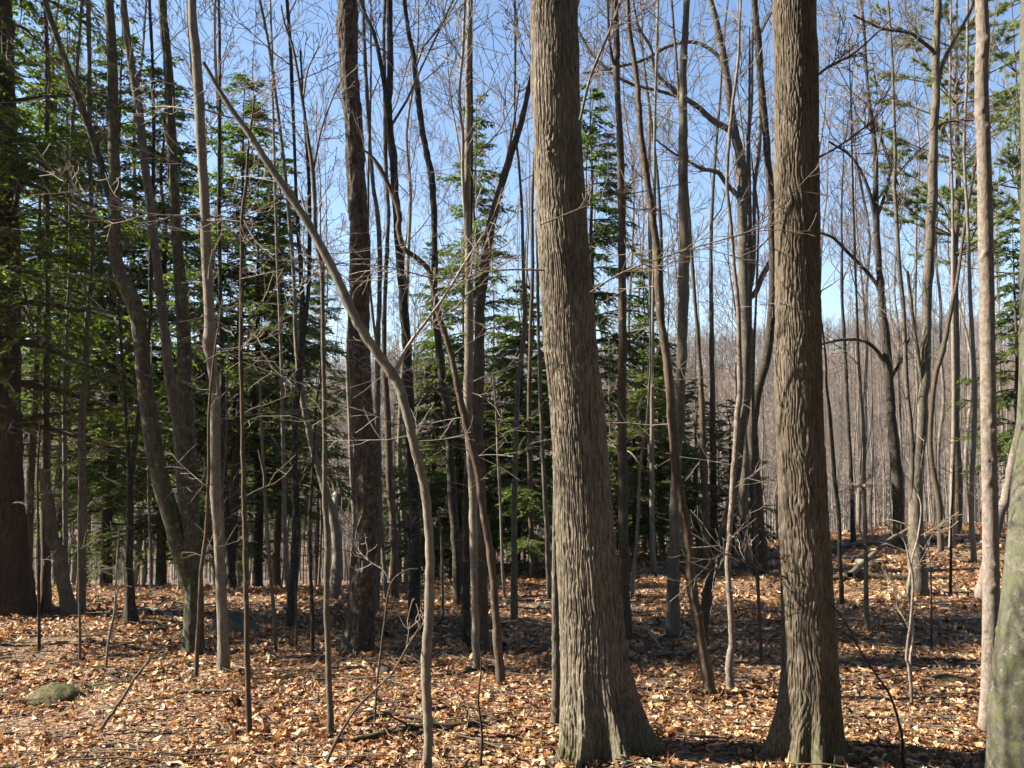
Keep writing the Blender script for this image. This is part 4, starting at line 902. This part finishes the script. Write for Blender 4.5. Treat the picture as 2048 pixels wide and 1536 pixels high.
rock("small green-grey stone tucked against the thickest trunk's left root", 1112, 1530, 40, 22, seed=10)
rock("small dark mossy hump below the small rounded stone", 710, 1388, 60, 16, 'moss', 'mossy_mound', 'mound', 11)
rock("small stone under the warty sapling's left", 1092, 1300, 30, 18, seed=12)
rock("flat mossy spot between the bowed tree and the thickest trunk", 1300, 1408, 60, 10, 'moss', 'mossy_mound', 'mound', 13)
def log(label, pts, mt='dead', name='fallen_branch', cat='fallen branch', twigs=2, seed=0):
    A = []
    for k, q in enumerate(pts):
        p = hit(q[0], q[1]); r = q[2]*.5*p[1]/F; up = q[3] if len(q) > 3 else 0
        A.append([p[0], p[1], float(ground(p[0], p[1]))+r*.6+.012+up, r])
    A = spline(np.array(A), 5); rr = random.Random(hash_(label)+seed); A[:, 2] += np.array([rr.gauss(0, .006) for _ in A]); A[:, 3] *= 1+np.array([rr.gauss(0, .08) for _ in A])
    T = Tubes(); T.add(A[:, :3]-A[0, :3], A[:, 3], 8)
    e = empty(name, A[0, :3], label, cat); T.build("stick", M[mt], e)
    if twigs:
        T = Tubes()
        for k in range(twigs):
            i = rr.randrange(2, len(A)-1); grow(T, A[i, :3]-A[0, :3], unit(np.array([rr.gauss(0, 1), rr.gauss(0, 1), .5])), rr.uniform(.15, .5), max(.003, A[i, 3]*.4), 1, rr, -.02, .2, 2, .002)
        T.build("crown", M[mt], e)
    return e
log("long dark fallen branch lying across the leaves below the slanting sapling", [(590, 1500, 8), (700, 1490, 12), (790, 1470, 13), (870, 1462, 14), (975, 1455, 10)], 'rot', twigs=3)
log("shorter dark curved branch above the long dark one", [(715, 1455, 7), (760, 1438, 10), (800, 1436, 9), (850, 1450, 6)], 'rot')
log("snapped stick propped up in the lower left, pointing up right", [(200, 1466, 7), (232, 1466, 7, .12), (262, 1466, 6, .24), (297, 1466, 5, .37)], 'dead')
log("fallen pole lying behind the thickest trunk's right side", [(1250, 1322, 6), (1310, 1318, 7), (1400, 1310, 6), (1440, 1300, 4)], 'dead')
log("pale bent stick arching in the shade right of the thickest trunk", [(1285, 1290, 4, .10), (1300, 1292, 5, .1), (1318, 1303, 4, .05), (1328, 1312, 3)], 'pale', twigs=0)
log("long pale log lying along the brow right of the smooth twin tree", [(1640, 1110, 8), (1700, 1095, 9), (1780, 1090, 9), (1850, 1085, 11), (1925, 1085, 7)], 'dead', 'fallen_log', 'log')
log("slanting dead pole leaning by the brow, left of the smooth twin tree", [(1700, 1165, 12, .05), (1745, 1150, 10, .25), (1790, 1140, 8, .45), (1850, 1130, 7, .6)], 'dead', 'fallen_log', 'log')
log("short thick log end lying right of the net-barked trunk", [(1708, 1128, 14), (1730, 1131, 14), (1760, 1138, 12)], 'pale', 'fallen_log', 'log', 0)
log("dark log in the shadow band left of the smooth twin tree", [(1650, 1165, 9), (1720, 1158, 12), (1800, 1162, 12), (1900, 1160, 8)], 'rot', 'fallen_log', 'log')
log("thin fallen stick in front of the knobbed pinkish tree", [(1690, 1462, 5), (1760, 1450, 6), (1850, 1462, 6), (1910, 1470, 4)], 'dead')
log("fallen branch lying in the sun at the left behind the boulder", [(240, 1240, 7), (290, 1225, 8), (330, 1232, 7), (370, 1250, 5)], 'pale')
log("weathered branch left of the boulder with crooked end", [(280, 1262, 5), (330, 1262, 7), (372, 1252, 6)], 'dead')
log("rotten log in the dark hollow behind the dark flaky trunk", [(770, 1278, 14), (850, 1268, 18), (920, 1275, 16), (1010, 1300, 10)], 'rot', 'fallen_log', 'log')
log("thin branch lying left of the dark flaky trunk's foot", [(520, 1330, 4), (570, 1322, 6), (640, 1318, 6), (680, 1320, 4)], 'dead')
log("stick in front of the paired stems", [(870, 1358, 5), (930, 1350, 7), (985, 1340, 6)], 'rot')
log("curved rotten stick in the bottom right corner of leaves", [(1660, 1505, 5), (1740, 1498, 6), (1800, 1505, 5)], 'rot')
log("stick among the leaves in front of the mossy two-stemmed tree", [(290, 1372, 4), (350, 1362, 5), (430, 1368, 4)], 'rot')

# fallen poles and branches all over the floor
rl = random.Random(61)
GL = "fallen branches scattered over the forest floor"
for k in range(34):
    y = 1120+rl.random()**1.3*330; x = rl.uniform(-20, 2068); sc_ = (y-974)/300; L = rl.uniform(60, 230)*max(.5, sc_); dy = rl.gauss(0, .05)*L; w_ = rl.uniform(2.5, 6)*max(.6, sc_)
    if k % 3 == 0: y = 1085+75*(1-min(1, max(0, (x-500)/1200)))+rl.uniform(5, 22); L *= 1.4
    q = [(x+L*t, y+dy*t+rl.gauss(0, 2.5), w_*(1.2-.6*t)) for t in (0, .33, .66, 1)]
    log("thin fallen branch lying on the leaves, one of many scattered over the floor", q, ('dead', 'rot', 'dead', 'grey')[k % 4], twigs=rl.randrange(1, 4), seed=k)["group"] = GL

# ------------------------------------------------------------------ air
def haze():
    V = np.array([(x, y, z) for x in (-760, 760) for y in (-150, 1600) for z in (-70, 70)], float)
    Fq = np.array([(0, 1, 3, 2), (4, 6, 7, 5), (0, 4, 5, 1), (2, 3, 7, 6), (0, 2, 6, 4), (1, 5, 7, 3)])
    m = bpy.data.materials.new("air"); m.use_nodes = True; n = m.node_tree
    n.nodes.remove(n.nodes["Principled BSDF"]); v = n.nodes.new("ShaderNodeVolumePrincipled")
    v.inputs["Color"].default_value = (.80, .86, 1, 1); v.inputs["Density"].default_value = .00022; v.inputs["Anisotropy"].default_value = .2
    n.links.new(v.outputs[0], n.nodes["Material Output"].inputs["Volume"])
    o = mk("haze", V, Fq, m, smooth=False); tag(o, "thin pale air between the trees and the far hillside", kind="stuff"); o["category"] = "haze"
haze()
